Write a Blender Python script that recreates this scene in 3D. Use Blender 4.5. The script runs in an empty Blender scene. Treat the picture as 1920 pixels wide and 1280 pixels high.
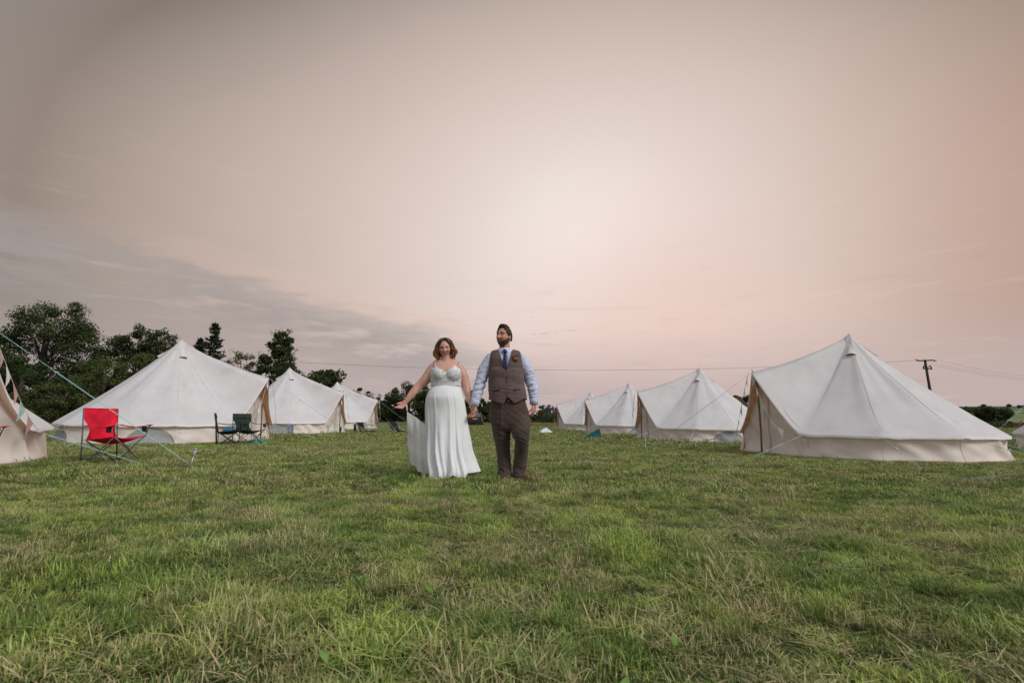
import bpy, bmesh, math, random
import numpy as np
from mathutils import Vector, Matrix, noise as mnoise
R = math.radians
sc = bpy.context.scene
COL = sc.collection
random.seed(7); rng = np.random.default_rng(7)

# ---------------------------------------------------------------- camera
CAMH, TILT, F = 0.70, R(8.72), 958.0
cd = bpy.data.cameras.new('camera'); cam = bpy.data.objects.new('camera', cd); COL.objects.link(cam)
cd.sensor_width = 36; cd.lens = 36*F/1920; cd.clip_start = 0.05; cd.clip_end = 6000
cam.location = (0, 0, CAMH); cam.rotation_euler = (R(90)+TILT, 0, 0); sc.camera = cam
cd.dof.use_dof = True; cd.dof.focus_distance = 6.6; cd.dof.aperture_fstop = 5.0

def at(px, py, Y):
    """world point seen at photo pixel (1920x1280) at world depth Y"""
    u = (px-960)/F; v = (640-py)/F; ct, st = math.cos(TILT), math.sin(TILT)
    den = ct - v*st; return Vector((u/den*Y, Y, CAMH + (st+v*ct)/den*Y))

# ---------------------------------------------------------------- node helpers
def s2l(c):
    f = lambda x: x/12.92 if x <= .04045 else ((x+.055)/1.055)**2.4
    return tuple(f(x/255) for x in c)
class N:
    """tiny expression builder on shader math nodes"""
    def __init__(s, nt, sock): s.nt, s.s = nt, sock
    def _m(s, op, *a):
        n = s.nt.nodes.new('ShaderNodeMath'); n.operation = op
        for i, x in enumerate((s,)+a):
            if isinstance(x, N): s.nt.links.new(x.s, n.inputs[i])
            else: n.inputs[i].default_value = x
        return N(s.nt, n.outputs[0])
    def __add__(s, o): return s._m('ADD', o)
    def __radd__(s, o): return s._m('ADD', o)
    def __sub__(s, o): return s._m('SUBTRACT', o)
    def __rsub__(s, o): return (s*-1)+o
    def __mul__(s, o): return s._m('MULTIPLY', o)
    def __rmul__(s, o): return s._m('MULTIPLY', o)
    def __truediv__(s, o): return s._m('DIVIDE', o)
    def f(s, op, *a): return s._m(op, *a)
    def step(s, a, b, lo=0., hi=1., smooth=True):
        n = s.nt.nodes.new('ShaderNodeMapRange'); n.interpolation_type = 'SMOOTHSTEP' if smooth else 'LINEAR'
        s.nt.links.new(s.s, n.inputs['Value'])
        for k, v in (('From Min', a), ('From Max', b), ('To Min', lo), ('To Max', hi)): n.inputs[k].default_value = v
        return N(s.nt, n.outputs['Result'])
def mixc(nt, fac, a, b, mode='MIX'):
    n = nt.nodes.new('ShaderNodeMix'); n.data_type = 'RGBA'; n.blend_type = mode
    for k, v in ((0, fac), (6, a), (7, b)):
        if isinstance(v, N): nt.links.new(v.s, n.inputs[k])
        elif k == 0: n.inputs[k].default_value = v
        else: n.inputs[k].default_value = (*v[:3], 1)
    return N(nt, n.outputs[2])
def ramp(nt, fac, stops):
    n = nt.nodes.new('ShaderNodeValToRGB'); e = n.color_ramp.elements
    while len(e) > 1: e.remove(e[0])
    e[0].position = stops[0][0]; e[0].color = (*stops[0][1], 1)
    for p, c in stops[1:]:
        q = e.new(p); q.color = (*c, 1)
    nt.links.new(fac.s, n.inputs[0]); return N(nt, n.outputs[0])
def noisen(nt, vec, scale, detail=3, rough=.5, stretch=None, dist=0.):
    if stretch:
        m = nt.nodes.new('ShaderNodeMapping'); m.inputs['Scale'].default_value = stretch
        nt.links.new(vec.s, m.inputs[0]); vec = N(nt, m.outputs[0])
    n = nt.nodes.new('ShaderNodeTexNoise'); n.inputs['Scale'].default_value = scale
    n.inputs['Detail'].default_value = detail; n.inputs['Roughness'].default_value = rough
    n.inputs['Distortion'].default_value = dist
    nt.links.new(vec.s, n.inputs['Vector']); return N(nt, n.outputs['Fac'])

# ---------------------------------------------------------------- dusk sky
w = bpy.data.worlds.new('World'); sc.world = w; w.use_nodes = True
nt = w.node_tree; nt.nodes.clear()
tc = nt.nodes.new('ShaderNodeTexCoord'); gen = N(nt, tc.outputs['Generated'])
sp = nt.nodes.new('ShaderNodeSeparateXYZ'); nt.links.new(gen.s, sp.inputs[0])
X, Y, Z = (N(nt, sp.outputs[i]) for i in range(3))
DEG = 57.29578
el = Z.f('ARCSINE')*DEG
az = X.f('ARCTAN2', Y)*DEG
def gdir(a, e): a, e = R(a), R(e); return (math.sin(a)*math.cos(e), math.cos(a)*math.cos(e), math.sin(e))
def angle_to(a, e):
    g = gdir(a, e); return (X*g[0]+Y*g[1]+Z*g[2]).f('MINIMUM', .99999).f('ARCCOSINE')*DEG
big = noisen(nt, gen, 1.6, 4, .55, (1, 1, 2.2))
ang = angle_to(9, 19) + (big-.5)*4 + (el-18).f('MAXIMUM', 0.).f('POWER', 2.).f('MINIMUM', 1400.)*.024 + angle_to(2, 6).step(34, 66, 0, 15)
base = ramp(nt, ang/180, [(p/180, s2l(c)) for p, c in (
    (0, (241, 232, 227)), (6, (235, 224, 218)), (15, (222, 207, 200)), (26, (208, 190, 181)), (37, (187, 170, 161)),
    (47, (159, 147, 138)), (58, (118, 111, 103)), (90, (152, 151, 154)), (135, (172, 175, 182)), (180, (176, 181, 190)))])
# salmon afterglow to the right and low over the centre
warm = angle_to(58, 14).step(0, 38, .5, 0)
base = mixc(nt, warm, base, s2l((198, 152, 132)))
pink = angle_to(16, 8).step(3, 24, .62, 0)
base = mixc(nt, pink, base, s2l((228, 194, 183)))
pinkl = angle_to(-44, 20).step(0, 26, .25, 0)
base = mixc(nt, pinkl, base, s2l((205, 178, 166)))
# mauve veil along the horizon
hz = el.step(1.5, 11.0, .92, 0.0)
base = mixc(nt, hz, base, s2l((192, 174, 172)))
# soft grey cloud bank, its ragged top edge climbing to the left
wisp = noisen(nt, gen, 3.2, 9, .62, (1, 1, 5), .35)
fine = noisen(nt, gen, 14, 5, .6, (1, 1, 4.5))
azc = az.f('MINIMUM', 8.).f('MAXIMUM', -75.)
edge = (azc*-.34) + 6.6 - (azc*azc)*.0026
dd = edge - el + (wisp-.5)*5.5 + (fine-.5)*3.0
bank = dd.step(-1.3, 2.6)*dd.step(1.5, 9.5, 1, .45)*az.step(-16, 12, 1, .2)*az.step(-110, -60)
streak = (fine*.5+wisp*.5).step(.44, .62)*dd.step(1.2, 3.0)*dd.step(7.5, 3.4)
bank = bank*(1.-streak*.75)
base = mixc(nt, bank*.85, base, s2l((160, 152, 150)))
top = dd.step(-3.0, -.2)*dd.step(.7, -.2)*az.step(-50, -12, 0, .35)*az.step(8, -4)
base = mixc(nt, top, base, s2l((222, 190, 178)))
# a few tiny dark cloud flecks low in the middle
fl = noisen(nt, gen, 22, 3, .5, (1, 1, 5)).step(.66, .74)*el.step(6, 8)*el.step(13, 10.5)*az.step(-16, -8)*az.step(10, 4)
base = mixc(nt, fl*.45, base, s2l((172, 155, 152)))
cir = noisen(nt, gen, 7, 8, .66, (.8, 1, 7), .5)
base = mixc(nt, cir.step(.52, .70)*.16*el.step(24, 8), base, s2l((165, 152, 150)))
base = mixc(nt, cir.step(.46, .30)*.14*el.step(34, 10), base, s2l((234, 212, 203)))
under = el.step(-2, 0, 1, 0)
base = mixc(nt, under, base, (.10, .11, .07))
bg = nt.nodes.new('ShaderNodeBackground'); nt.links.new(base.s, bg.inputs[0]); bg.inputs[1].default_value = 1.06
wo = nt.nodes.new('ShaderNodeOutputWorld'); nt.links.new(bg.outputs[0], wo.inputs[0])
w.cycles.sampling_method = 'MANUAL'; w.cycles.sample_map_resolution = 512
sl = bpy.data.lights.new('sun', 'SUN'); sun = bpy.data.objects.new('sun', sl); COL.objects.link(sun)
sl.energy = 2.1; sl.angle = R(24); sl.color = (1, .985, .96)
sun.rotation_euler = Vector((-.64, .42, -.64)).to_track_quat('-Z', 'Y').to_euler()
vs = sc.view_settings; vs.view_transform = 'Standard'; vs.look = 'None'; vs.exposure = 0; vs.gamma = 1; vs.use_curve_mapping = False
sc.cycles.max_bounces = 6; sc.cycles.transparent_max_bounces = 6; sc.cycles.diffuse_bounces = 3
sc.cycles.use_adaptive_sampling = True; sc.cycles.use_denoising = True

# ---------------------------------------------------------------- materials
def material(name, col, rough=.8, var=.15, scale=8., bump=0., bscale=60., trans=0., tcol=None, spec=.3, metal=0.,
             attr=None, stretch=None, coord='Object', col2=None, dirt=0.):
    m = bpy.data.materials.new(name); m.use_nodes = True; nt = m.node_tree; b = nt.nodes['Principled BSDF']
    tc = nt.nodes.new('ShaderNodeTexCoord'); o = N(nt, tc.outputs[coord])
    n1 = noisen(nt, o, scale, 4, .55, stretch)
    c2 = col2 or tuple(x*(1-var*1.6) for x in col)
    c1 = tuple(min(1, x*(1+var)) for x in col) if not col2 else col
    c = mixc(nt, n1.step(.3, .7), c2, c1)
    if attr:
        an = nt.nodes.new('ShaderNodeAttribute'); an.attribute_name = attr
        c = mixc(nt, 1., c, N(nt, an.outputs['Color']), 'MULTIPLY')
    if dirt:
        n2 = noisen(nt, o, 1.7, 6, .62, (1, 1, .8)).step(.52, .78)
        c = mixc(nt, n2*dirt, c, (.24, .2, .15))
    nt.links.new(c.s, b.inputs['Base Color'])
    b.inputs['Roughness'].default_value = rough; b.inputs['Metallic'].default_value = metal
    b.inputs['Specular IOR Level'].default_value = spec
    if bump:
        bn = nt.nodes.new('ShaderNodeBump'); bn.inputs['Strength'].default_value = bump; bn.inputs['Distance'].default_value = .01
        nt.links.new(noisen(nt, o, bscale, 4, .6).s, bn.inputs['Height']); nt.links.new(bn.outputs[0], b.inputs['Normal'])
    if trans:
        t = nt.nodes.new('ShaderNodeBsdfTranslucent')
        tcl = mixc(nt, 1., c, tcol or (1, 1, 1), 'MULTIPLY'); nt.links.new(tcl.s, t.inputs[0])
        mx = nt.nodes.new('ShaderNodeMixShader'); mx.inputs[0].default_value = trans
        nt.links.new(b.outputs[0], mx.inputs[1]); nt.links.new(t.outputs[0], mx.inputs[2])
        nt.links.new(mx.outputs[0], nt.nodes['Material Output'].inputs['Surface'])
    return m
M = {}
M['roof'] = material('roof_canvas', (.83, .82, .83), .85, .03, 2.2, .25, 260, .30, (1.0, .70, .46), dirt=.20)
M['wall'] = material('wall_canvas', (.86, .775, .70), .88, .05, 3.5, .3, 240, .16, (1.0, .7, .5), dirt=.18)
M['door'] = material('door_canvas', (.86, .79, .72), .88, .05, 4, .3, 240, .18, (1.0, .7, .5), dirt=.15)
M['seam'] = material('seam_tape', (.60, .575, .555), .85, .05, 9, dirt=.2)
M['hem'] = material('eave_hem', (.80, .78, .765), .85, .03, 9)
M['edge'] = material('awning_glow_tan', (.86, .68, .52), .85, .1, 9, trans=.55, tcol=(1, .85, .72))  # tan of backlit canvas painted into the inner awning sheet
M['pole'] = material('wood_pole', (.20, .12, .075), .6, .3, 14, .3, 50, stretch=(1, 1, .1))
M['rope'] = material('turquoise_rope', (.42, .70, .69), .7, .2, 60)
M['peg'] = material('steel_peg', (.16, .15, .14), .5, .2, 30, metal=.6)
M['runner'] = material('rope_runner', (.10, .10, .10), .5, .2, 30)
M['mesh'] = material('window_mesh', (.36, .36, .36), .8, .08, 40, .6, 500)
M['sheet'] = material('groundsheet_pvc', (.45, .30, .22), .6, .15, 6, dirt=.5)
M['vent'] = material('vent_lining', (.22, .12, .07), .8, .1, 10)
M['f0'] = material('bunting_white', (.82, .81, .78), .85, .05, 10, trans=.2)
M['f1'] = material('bunting_mint', (.50, .72, .66), .85, .2, 30, trans=.2)
M['f2'] = material('bunting_pink', (.70, .55, .52), .85, .1, 60, trans=.2, col2=(.55, .22, .24))
M['f3'] = material('bunting_grey', (.46, .42, .38), .85, .3, 50, trans=.15)
M['f4'] = material('bunting_blue', (.32, .46, .50), .85, .25, 40, trans=.15)

# ---------------------------------------------------------------- object helpers
def link(o, parent=None):
    COL.objects.link(o)
    if parent is not None: o.parent = parent
    return o
def mesh_obj(name, V, Fc, m, parent=None, smooth=True, attrs=None):
    me = bpy.data.meshes.new(name); me.from_pydata([tuple(v) for v in V], [], [tuple(f) for f in Fc]); me.update()
    if smooth: me.polygons.foreach_set('use_smooth', [True]*len(me.polygons))
    for x in (m if isinstance(m, (list, tuple)) else [m]): me.materials.append(x)
    if attrs:
        for k, arr in attrs.items():
            a = me.color_attributes.new(k, 'FLOAT_COLOR', 'POINT'); a.data.foreach_set('color', np.asarray(arr, dtype=np.float32).ravel())
    return link(bpy.data.objects.new(name, me), parent)
def np_obj(name, V, Q, m, parent=None, smooth=True, attrs=None):
    """fast: V (n,3), Q (m,k) same-size faces"""
    me = bpy.data.meshes.new(name); V = np.asarray(V, np.float32); Q = np.asarray(Q, np.int32); k = Q.shape[1]
    me.vertices.add(len(V)); me.vertices.foreach_set('co', V.ravel())
    me.loops.add(Q.size); me.loops.foreach_set('vertex_index', Q.ravel())
    me.polygons.add(len(Q)); me.polygons.foreach_set('loop_start', np.arange(0, Q.size, k, dtype=np.int32))
    if smooth: me.polygons.foreach_set('use_smooth', np.ones(len(Q), bool))
    me.update(calc_edges=True); me.validate()
    me.materials.append(m)
    if attrs:
        for kk, arr in attrs.items():
            a = me.color_attributes.new(kk, 'FLOAT_COLOR', 'POINT'); a.data.foreach_set('color', np.asarray(arr, np.float32).ravel())
    o = bpy.data.objects.new(name, me)
    if parent != 'none': link(o, parent)
    return o
def thing(name, label, cat, loc=(0, 0, 0), rz=0, group=None):
    o = bpy.data.objects.new(name, None); COL.objects.link(o); o.location = loc; o.rotation_euler = (0, 0, rz)
    o.empty_display_size = .2; o['label'] = label; o['category'] = cat
    if group: o['group'] = group
    return o
def tag(o, label, cat, group=None):
    o['label'] = label; o['category'] = cat
    if group: o['group'] = group
    return o
class MB:
    """collects simple shapes, builds ONE mesh object"""
    def __init__(s): s.V, s.F = [], []
    def add(s, V, Fc):
        n = len(s.V); s.V += [Vector(v) for v in V]; s.F += [tuple(i+n for i in f) for f in Fc]; return s
    def box(s, c, d, rot=None):
        c = Vector(c); hx, hy, hz = d[0]/2, d[1]/2, d[2]/2
        P = [Vector((x, y, z)) for z in (-hz, hz) for y in (-hy, hy) for x in (-hx, hx)]
        if rot: P = [rot @ p for p in P]
        return s.add([c+p for p in P], [(0, 2, 3, 1), (4, 5, 7, 6), (0, 1, 5, 4), (2, 6, 7, 3), (0, 4, 6, 2), (1, 3, 7, 5)])
    def tube(s, pts, r, n=8, cap=True):
        pts = [Vector(p) for p in pts]; rr = r if isinstance(r, (list, tuple)) else [r]*len(pts)
        V, Fc = [], []; up = Vector((0, 0, 1)); t0 = (pts[1]-pts[0]).normalized()
        if abs(t0.dot(up)) > .95: up = Vector((0, 1, 0))
        a = t0.cross(up).normalized()
        for i, p in enumerate(pts):
            t = (pts[min(i+1, len(pts)-1)]-pts[max(i-1, 0)]).normalized()
            a = (a - t*a.dot(t)).normalized(); b = t.cross(a)
            for k in range(n):
                q = 2*math.pi*k/n; V.append(p+(a*math.cos(q)+b*math.sin(q))*rr[i])
        for i in range(len(pts)-1):
            for k in range(n): Fc.append((i*n+k, i*n+(k+1) % n, (i+1)*n+(k+1) % n, (i+1)*n+k))
        if cap: Fc.append(tuple(range(n-1, -1, -1))); Fc.append(tuple(range((len(pts)-1)*n, len(pts)*n)))
        return s.add(V, Fc)
    def ball(s, c, r, nu=12, nv=8, rot=None):
        c = Vector(c); r = Vector(r) if not isinstance(r, (int, float)) else Vector((r, r, r)); V = [Vector((0, 0, r.z))]
        for i in range(1, nv):
            for k in range(nu):
                a, b = math.pi*i/nv, 2*math.pi*k/nu
                V.append(Vector((r.x*math.sin(a)*math.cos(b), r.y*math.sin(a)*math.sin(b), r.z*math.cos(a))))
        V.append(Vector((0, 0, -r.z)))
        if rot: V = [rot @ v for v in V]
        Fc = [(0, 1+k, 1+(k+1) % nu) for k in range(nu)]
        for i in range(nv-2):
            for k in range(nu): Fc.append((1+i*nu+k, 1+(i+1)*nu+k, 1+(i+1)*nu+(k+1) % nu, 1+i*nu+(k+1) % nu))
        L = len(V)-1; Fc += [(L, 1+(nv-2)*nu+(k+1) % nu, 1+(nv-2)*nu+k) for k in range(nu)]
        return s.add([c+v for v in V], Fc)
    def grid(s, fn, nu, nv, closed=False):
        """fn(i,j)->point for i in 0..nu, j in 0..nv"""
        V = [fn(i, j) for j in range(nv+1) for i in range(nu+(0 if closed else 1))]; W = nu if closed else nu+1
        Fc = [(j*W+i, j*W+(i+1) % W, (j+1)*W+(i+1) % W, (j+1)*W+i) for j in range(nv) for i in range(nu)]
        return s.add(V, Fc)
    def build(s, name, m, parent=None, smooth=True, mw=None):
        V = s.V if mw is None else [mw @ v for v in s.V]
        return mesh_obj(name, V, s.F, m, parent, smooth)
def nz(x, y=0., z=0.): return mnoise.noise(Vector((x, y, z)))
def lerp(a, b, t): return a+(b-a)*t
def smooth01(t): t = max(0., min(1., t)); return t*t*(3-2*t)

# ---------------------------------------------------------------- ground
def gz(x, y):
    z = -.234*math.tanh(x/18.)
    z += .018*nz(x*.35, y*.35, 3.1)+.010*nz(x*1.1, y*1.1, 7.7)
    far = max(0., y-58); z = lerp(z, .0, smooth01(far/30)); z += .0008*far
    return z
def vary_ground(name, g1, g2, dry):
    m = bpy.data.materials.new(name); m.use_nodes = True; nt = m.node_tree; b = nt.nodes['Principled BSDF']
    g = nt.nodes.new('ShaderNodeNewGeometry'); p = N(nt, g.outputs['Position'])
    c = mixc(nt, noisen(nt, p, 9, 6, .7).step(.3, .7), g1, g2)
    c = mixc(nt, noisen(nt, p, 1.1, 5, .6).step(.5, .72)*.6, c, dry)
    nt.links.new(c.s, b.inputs['Base Color']); b.inputs['Roughness'].default_value = .95; b.inputs['Specular IOR Level'].default_value = .1
    bn = nt.nodes.new('ShaderNodeBump'); bn.inputs['Strength'].default_value = .6; bn.inputs['Distance'].default_value = .03
    nt.links.new(noisen(nt, p, 25, 5, .7).s, bn.inputs['Height']); nt.links.new(bn.outputs[0], b.inputs['Normal'])
    return m
M['soil'] = vary_ground('turf_soil', (.030, .035, .015), (.075, .10, .03), (.12, .085, .05))
def ground():
    xs = sorted(set([-2500, -900, -400, -200, -120, -80]+[x*1.0 for x in range(-60, 61)]+[80, 120, 200, 400, 900, 2500]))
    ys = sorted(set([-60, -30, -10, -4]+[y*.5 for y in range(-6, 60)]+list(range(30, 100, 2))+[110, 130, 170, 220, 300, 420, 700, 1200, 2600]))
    V = []; Fc = []
    for y in ys:
        for x in xs: V.append((x, y, gz(x, y) if y < 300 else gz(x, 300)))
    W = len(xs)
    for j in range(len(ys)-1):
        for i in range(W-1): Fc.append((j*W+i, j*W+i+1, (j+1)*W+i+1, (j+1)*W+i))
    o = mesh_obj('ground', V, Fc, M['soil']); o['kind'] = 'structure'
ground()

# ---------------------------------------------------------------- bell tents
TENTS = []
THD = R(24)
def build_tent(label, cx, cy, door, seed, windows=(), H=None, guy_len=None, wall_open=0., ropes=True, bunting=None, blabel='', detail=1.0, sag=.8, frontpeg=None, glow_sheet=True):
    H = H or (2.84 if cx > 0 else 2.93)
    rnd = random.Random(seed); TENTS.append((cx, cy))
    z0 = gz(cx, cy); door = R(door)
    T = thing('bell_tent', label, 'tent', (cx, cy, z0), door, 'cream bell tents on the field')
    inv = Matrix.Rotation(-door, 3, 'Z')
    def loc(wx, wy, wz): v = inv @ Vector((wx-cx, wy-cy, 0)); return Vector((v.x, v.y, wz-z0))
    def gl(x, y):   # local ground height
        c, s = math.cos(door), math.sin(door); return gz(cx+x*c-y*s, cy+x*s+y*c)-z0
    E = .48; RA = 2.66; ZA = 1.87 if cx > 0 else 1.80
    anchors = [R(24+30*k) for k in range(6)]+[R(-24-30*k) for k in range(6)]
    def edge(th):
        a = abs(th)
        if a >= THD-1e-6:
            k = ((a-THD)/R(30)) % 1.0
            if a > R(174): k = 0
            sc_ = math.sin(math.pi*k)
            r = 2.60-.085*sc_; z = E+gl(math.cos(th)*2.6, math.sin(th)*2.6)*.9+.015*sc_+.008*nz(th*3, seed)
            return r, z
        t = 1-a/THD
        r = lerp(2.60, RA, t)-.10*math.sin(math.pi*t)**1.0*1.0
        z = lerp(E+gl(2.4, 1.1*math.copysign(1, th))*.9, ZA, t**1.12)-.09*math.sin(math.pi*t)
        return r, z
    def canopy(th, s):
        r, z = edge(th); a = abs(th)
        ex = lerp(.80, .86, smooth01(a/R(60)))
        # creases radiating from the peak, tension folds near guy points
        zz = H-(H-z)*(s**ex)
        wr = .016*math.sin(th*24+seed)*math.sin(math.pi*s)**2*(.4+nz(th*2, seed*1.7))
        kk = ((a-THD)/R(30)) % 1.0 if a > THD else .5
        dip = -.028*math.sin(math.pi*kk)**2*math.sin(math.pi*s)*1.0
        ten = .030*math.sin(kk*60)*smooth01((s-.72)/.28)*math.exp(-((min(kk, 1-kk))/.12)**2)*(1 if a > THD else 0)
        n3 = .02*nz(th*2.2+seed, s*3.1, 1.3)*math.sin(math.pi*s)
        return Vector((r*s*math.cos(th), r*s*math.sin(th), zz+wr+dip+ten+n3))
    # canopy --------------------------------------------------
    nth, ns = int(144*detail), int(26*detail)
    ths = [(-math.pi+2*math.pi*i/nth) for i in range(nth)]
    V = []; Fc = []
    for j in range(1, ns+1):
        for th in ths: V.append(canopy(th, j/ns))
    V.append(Vector((0, 0, H+.01)))
    for j in range(ns-1):
        for i in range(nth): Fc.append((j*nth+i, (j+1)*nth+i, (j+1)*nth+(i+1) % nth, j*nth+(i+1) % nth))
    for i in range(nth): Fc.append((len(V)-1, i, (i+1) % nth))
    roof = mesh_obj('canopy', V, Fc, M['roof'], T)
    # eave hem: a 4 cm valance under the edge
    b = MB(); hs = [-math.pi+2*math.pi*i/nth for i in range(nth+1)]
    def hem(i, j):
        th = hs[i]; p = canopy(th, 1.0); q = canopy(th, .985); o = (p-q).normalized()
        return (p+o*.004, p+o*.014+Vector((0, 0, -.004)), p+o*.012+Vector((0, 0, -.045-.006*nz(th*9, seed))))[j]
    b.grid(hem, nth, 2); b.build('hem', M['hem'], roof)
    # seams ---------------------------------------------------
    for th in anchors[:6]+anchors[6:]+[0.]:
        b = MB(); n = 14
        def sm(i, j):
            s = lerp(.07, .995, j/n); dth = (.008/max(.15, 2.6*s))*(-1 if i == 0 else 1)
            p = canopy(th+dth, s); return p+Vector((0, 0, .004))
        b.grid(sm, 1, n); b.build('seam', M['seam'], roof)
    # cap and vents ------------------------------------------
    b = MB(); n = 20
    b.grid(lambda i, j: canopy(2*math.pi*i/n-math.pi, [.004, .03, .062, .064][j])+Vector((0, 0, (.016, .014, .010, .002)[j])), n, 3, True)
    b.build('peak_cap', M['roof'], roof)
    for th in (R(57)-R(12), R(147), R(-45), R(-147)):
        hd = MB(); ol = MB(); c0 = canopy(th, .085); c1 = canopy(th, .19); ax = (c1-c0).normalized(); L = (c1-c0).length
        side = Vector((-math.sin(th), math.cos(th), 0)); up = side.cross(ax); up = up if up.z > 0 else -up
        def hood(i, j):
            t = j/4; a = math.pi*i/10; wdt = lerp(.012, .105, t); ht = lerp(.0, .070, t**1.5)
            return c0+ax*L*t+side*(-math.cos(a)*wdt)+up*(math.sin(a)*ht+.004)
        hd.grid(hood, 10, 4); hd.build('vent_hood', M['roof'], roof)
        ol.add([c1-ax*.012+up*.004]+[hood(i, 4)-ax*.012-up*.002 for i in range(11)], [(0, i+1, i+2) for i in range(10)])
        ol.build('vent_mouth', M['vent'], roof)
    # wall ---------------------------------------------------
    RW = 2.50
    def wallp(th, t):     # t 0 ground .. 1 top
        a = abs(th); k = ((a-THD)/R(30)) % 1.0
        r = RW-.035*math.sin(math.pi*k)
        g = gl(RW*math.cos(th), RW*math.sin(th))
        diag = math.sin((th*RW*9+(t*5.2))*1.0+3*nz(th*3, seed))
        r += .030*diag*(.25+1.5*max(0, nz(th*2.3, seed, t)))+.035*nz(th*5, t*2, seed)+.045*(.35-abs(nz(th*RW*1.7+t*1.5, t*.9, seed+5))*1.6)*(1-t*.4)
        r += .075*(1-t)**3*(1+.4*nz(th*6, seed+2))
        zt = edge(th)[1]+.03
        return Vector((r*math.cos(th), r*math.sin(th), lerp(g+.0, zt, t)))
    nW = 200; th0 = THD
    def thw(i): return th0+(2*math.pi-2*th0)*i/nW
    def w2(th): return th if th <= math.pi else th-2*math.pi
    b = MB(); b.grid(lambda i, j: wallp(w2(thw(i)), j/12), nW, 12)
    wall = b.build('wall', M['wall'], T)
    for th in anchors:
        b = MB()
        b.grid(lambda i, j: wallp(th+(i-.5)*.008, j/8*.97)*1+Vector((math.cos(th), math.sin(th), 0))*.005, 1, 8)
        b.build('wall_seam', M['wall'], wall)
    for wd in windows:
        tw = R(wd); b = MB(); nu = 18; wa, wh = .52/RW, .30
        def win(i, j):
            u = -1+2*i/nu; h = math.sqrt(max(0, 1-u*u)); p = wallp(tw+u*wa, .10+.78*h*(j/5)*.9)
            return p+Vector((math.cos(tw), math.sin(tw), 0))*.008
        b.grid(win, nu, 5); wo_ = b.build('window_mesh', M['mesh'], wall)
        b = MB(); b.tube([win(i, 5)+Vector((math.cos(tw), math.sin(tw), 0))*.003 for i in range(nu+1)]+[win(0, 0)], .008, 5)
        b.build('window_trim', M['wall'], wall)
    # groundsheet lip -----------------------------------------
    b = MB(); n = 64
    b.grid(lambda i, j: Vector((math.cos(2*math.pi*i/n)*(2.54+.03*nz(i*.7, seed))*(1, 1.012, .5)[j], math.sin(2*math.pi*i/n)*(2.54+.03*nz(i*.7, seed))*(1, 1.012, .5)[j],
           gl(2.5*math.cos(2*math.pi*i/n), 2.5*math.sin(2*math.pi*i/n))+(.012, .05, .055)[j])), n, 2, True)
    b.build('groundsheet', M['sheet'], T)
    # door ---------------------------------------------------
    for sd in (-1, 1):
        b = MB(); nu, nv = 26, 26
        def dp(i, j):
            u = i/nu; th = sd*lerp(.006, THD+R(1.5), u); t = j/nv
            rd = lerp(2.30, 2.49, u**1.3); e, z = edge(max(-THD, min(THD, th)))
            s = min(1, rd/e); zt = canopy(th*.999, s).z-.012; g = gl(rd, rd*math.sin(th))+.02
            z = lerp(g, zt, t)
            rd += .024*math.sin(z*5.5+u*7*sd+seed)*(.5+nz(u*3, z*2, seed))*1.2+.05*nz(u*2.2+seed, z*1.7, 4)+.055*(.35-abs(nz(u*2.6+z*1.9*sd, z*1.3-u, seed+9))*1.6)+.055*max(0, 1-t*zt/.35)**2
            return Vector((rd*math.cos(th), rd*math.sin(th), z))
        b.grid(dp, nu, nv); dl = b.build('door_flap', M['door'], T)
        b = MB(); b.tube([dp(0, j)+Vector((.012, 0, 0)) for j in range(0, nv+1, 2)], .010, 5); b.build('zip', M['seam'], dl)
        b = MB(); b.grid(lambda i, j: dp(i, 0)+Vector((.012+.012*j, 0, .07*j*.8+.005)), nu, 1); b.build('hem', M['hem'], dl)
        # added tan sheet inside the awning edge, backlit canvas glow in its colour
        b = MB(); b.grid(lambda i, j: canopy(sd*THD*i/20, 1-.045*j)+Vector((-.004, 0, -.014)), 20, 3)
        if glow_sheet: b.build('awning_glow_sheet', M['edge'], roof)
    b = MB(); b.tube([(2.56, .0, gl(2.56, 0)-.05), (2.55, .01, .5), (2.54, -.005, 1.1), (2.58, 0, ZA-.02)], .021, 10); b.build('door_pole', M['pole'], T)
    b = MB(); b.tube([(2.56, .0, ZA-.03), (2.65, 0, ZA+.02), (2.66, 0, ZA+.075)], .008, 6); b.build('pole_spike', M['peg'], T)
    b = MB(); b.tube([(0, 0, .03), (0, 0, H-.02)], .024, 10); b.build('centre_pole', M['pole'], T)
    # guys ---------------------------------------------------
    def guy(p0, p1, strands=2, runner=.45):
        d = (p1-p0); n = d.cross(Vector((0, 0, 1))).normalized()
        b = MB(); q = p0+d*runner
        b.tube([p0, q], .0030, 5)
        for s in range(strands):
            o = n*(.018*(s-.5)*2); b.tube([q, q+d.normalized()*.05+o, p1+o*.6], .0024, 5)
        b.tube([q-n*.03, q+n*.03], .010, 6)
        g = b.build('guy_rope', M['rope'], T)
        pg = MB(); dn = d.normalized(); pg.tube([p1+Vector((-dn.x, -dn.y, 0))*.04+Vector((0, 0, -.12)), p1+Vector((0, 0, .03)), p1+Vector((dn.x, dn.y, 0))*.035+Vector((0, 0, .035))], .007, 6)
        pg.build('peg', M['peg'], g)
    if ropes:
        for th in anchors:
            L = (guy_len or 1.5)*rnd.uniform(.85, 1.15); thp = th+rnd.uniform(-.04, .04)
            if abs(abs(th)-THD) < .01: thp = th*.93; L *= 1.0
            p0 = canopy(th, 1.0)+Vector((0, 0, -.01)); x, y = (2.6+L)*math.cos(thp), (2.6+L)*math.sin(thp)
            guy(p0, Vector((x, y, gl(x, y)+.02)), 2, .38)
    p0 = Vector((2.66, 0, ZA+.0))
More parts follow.
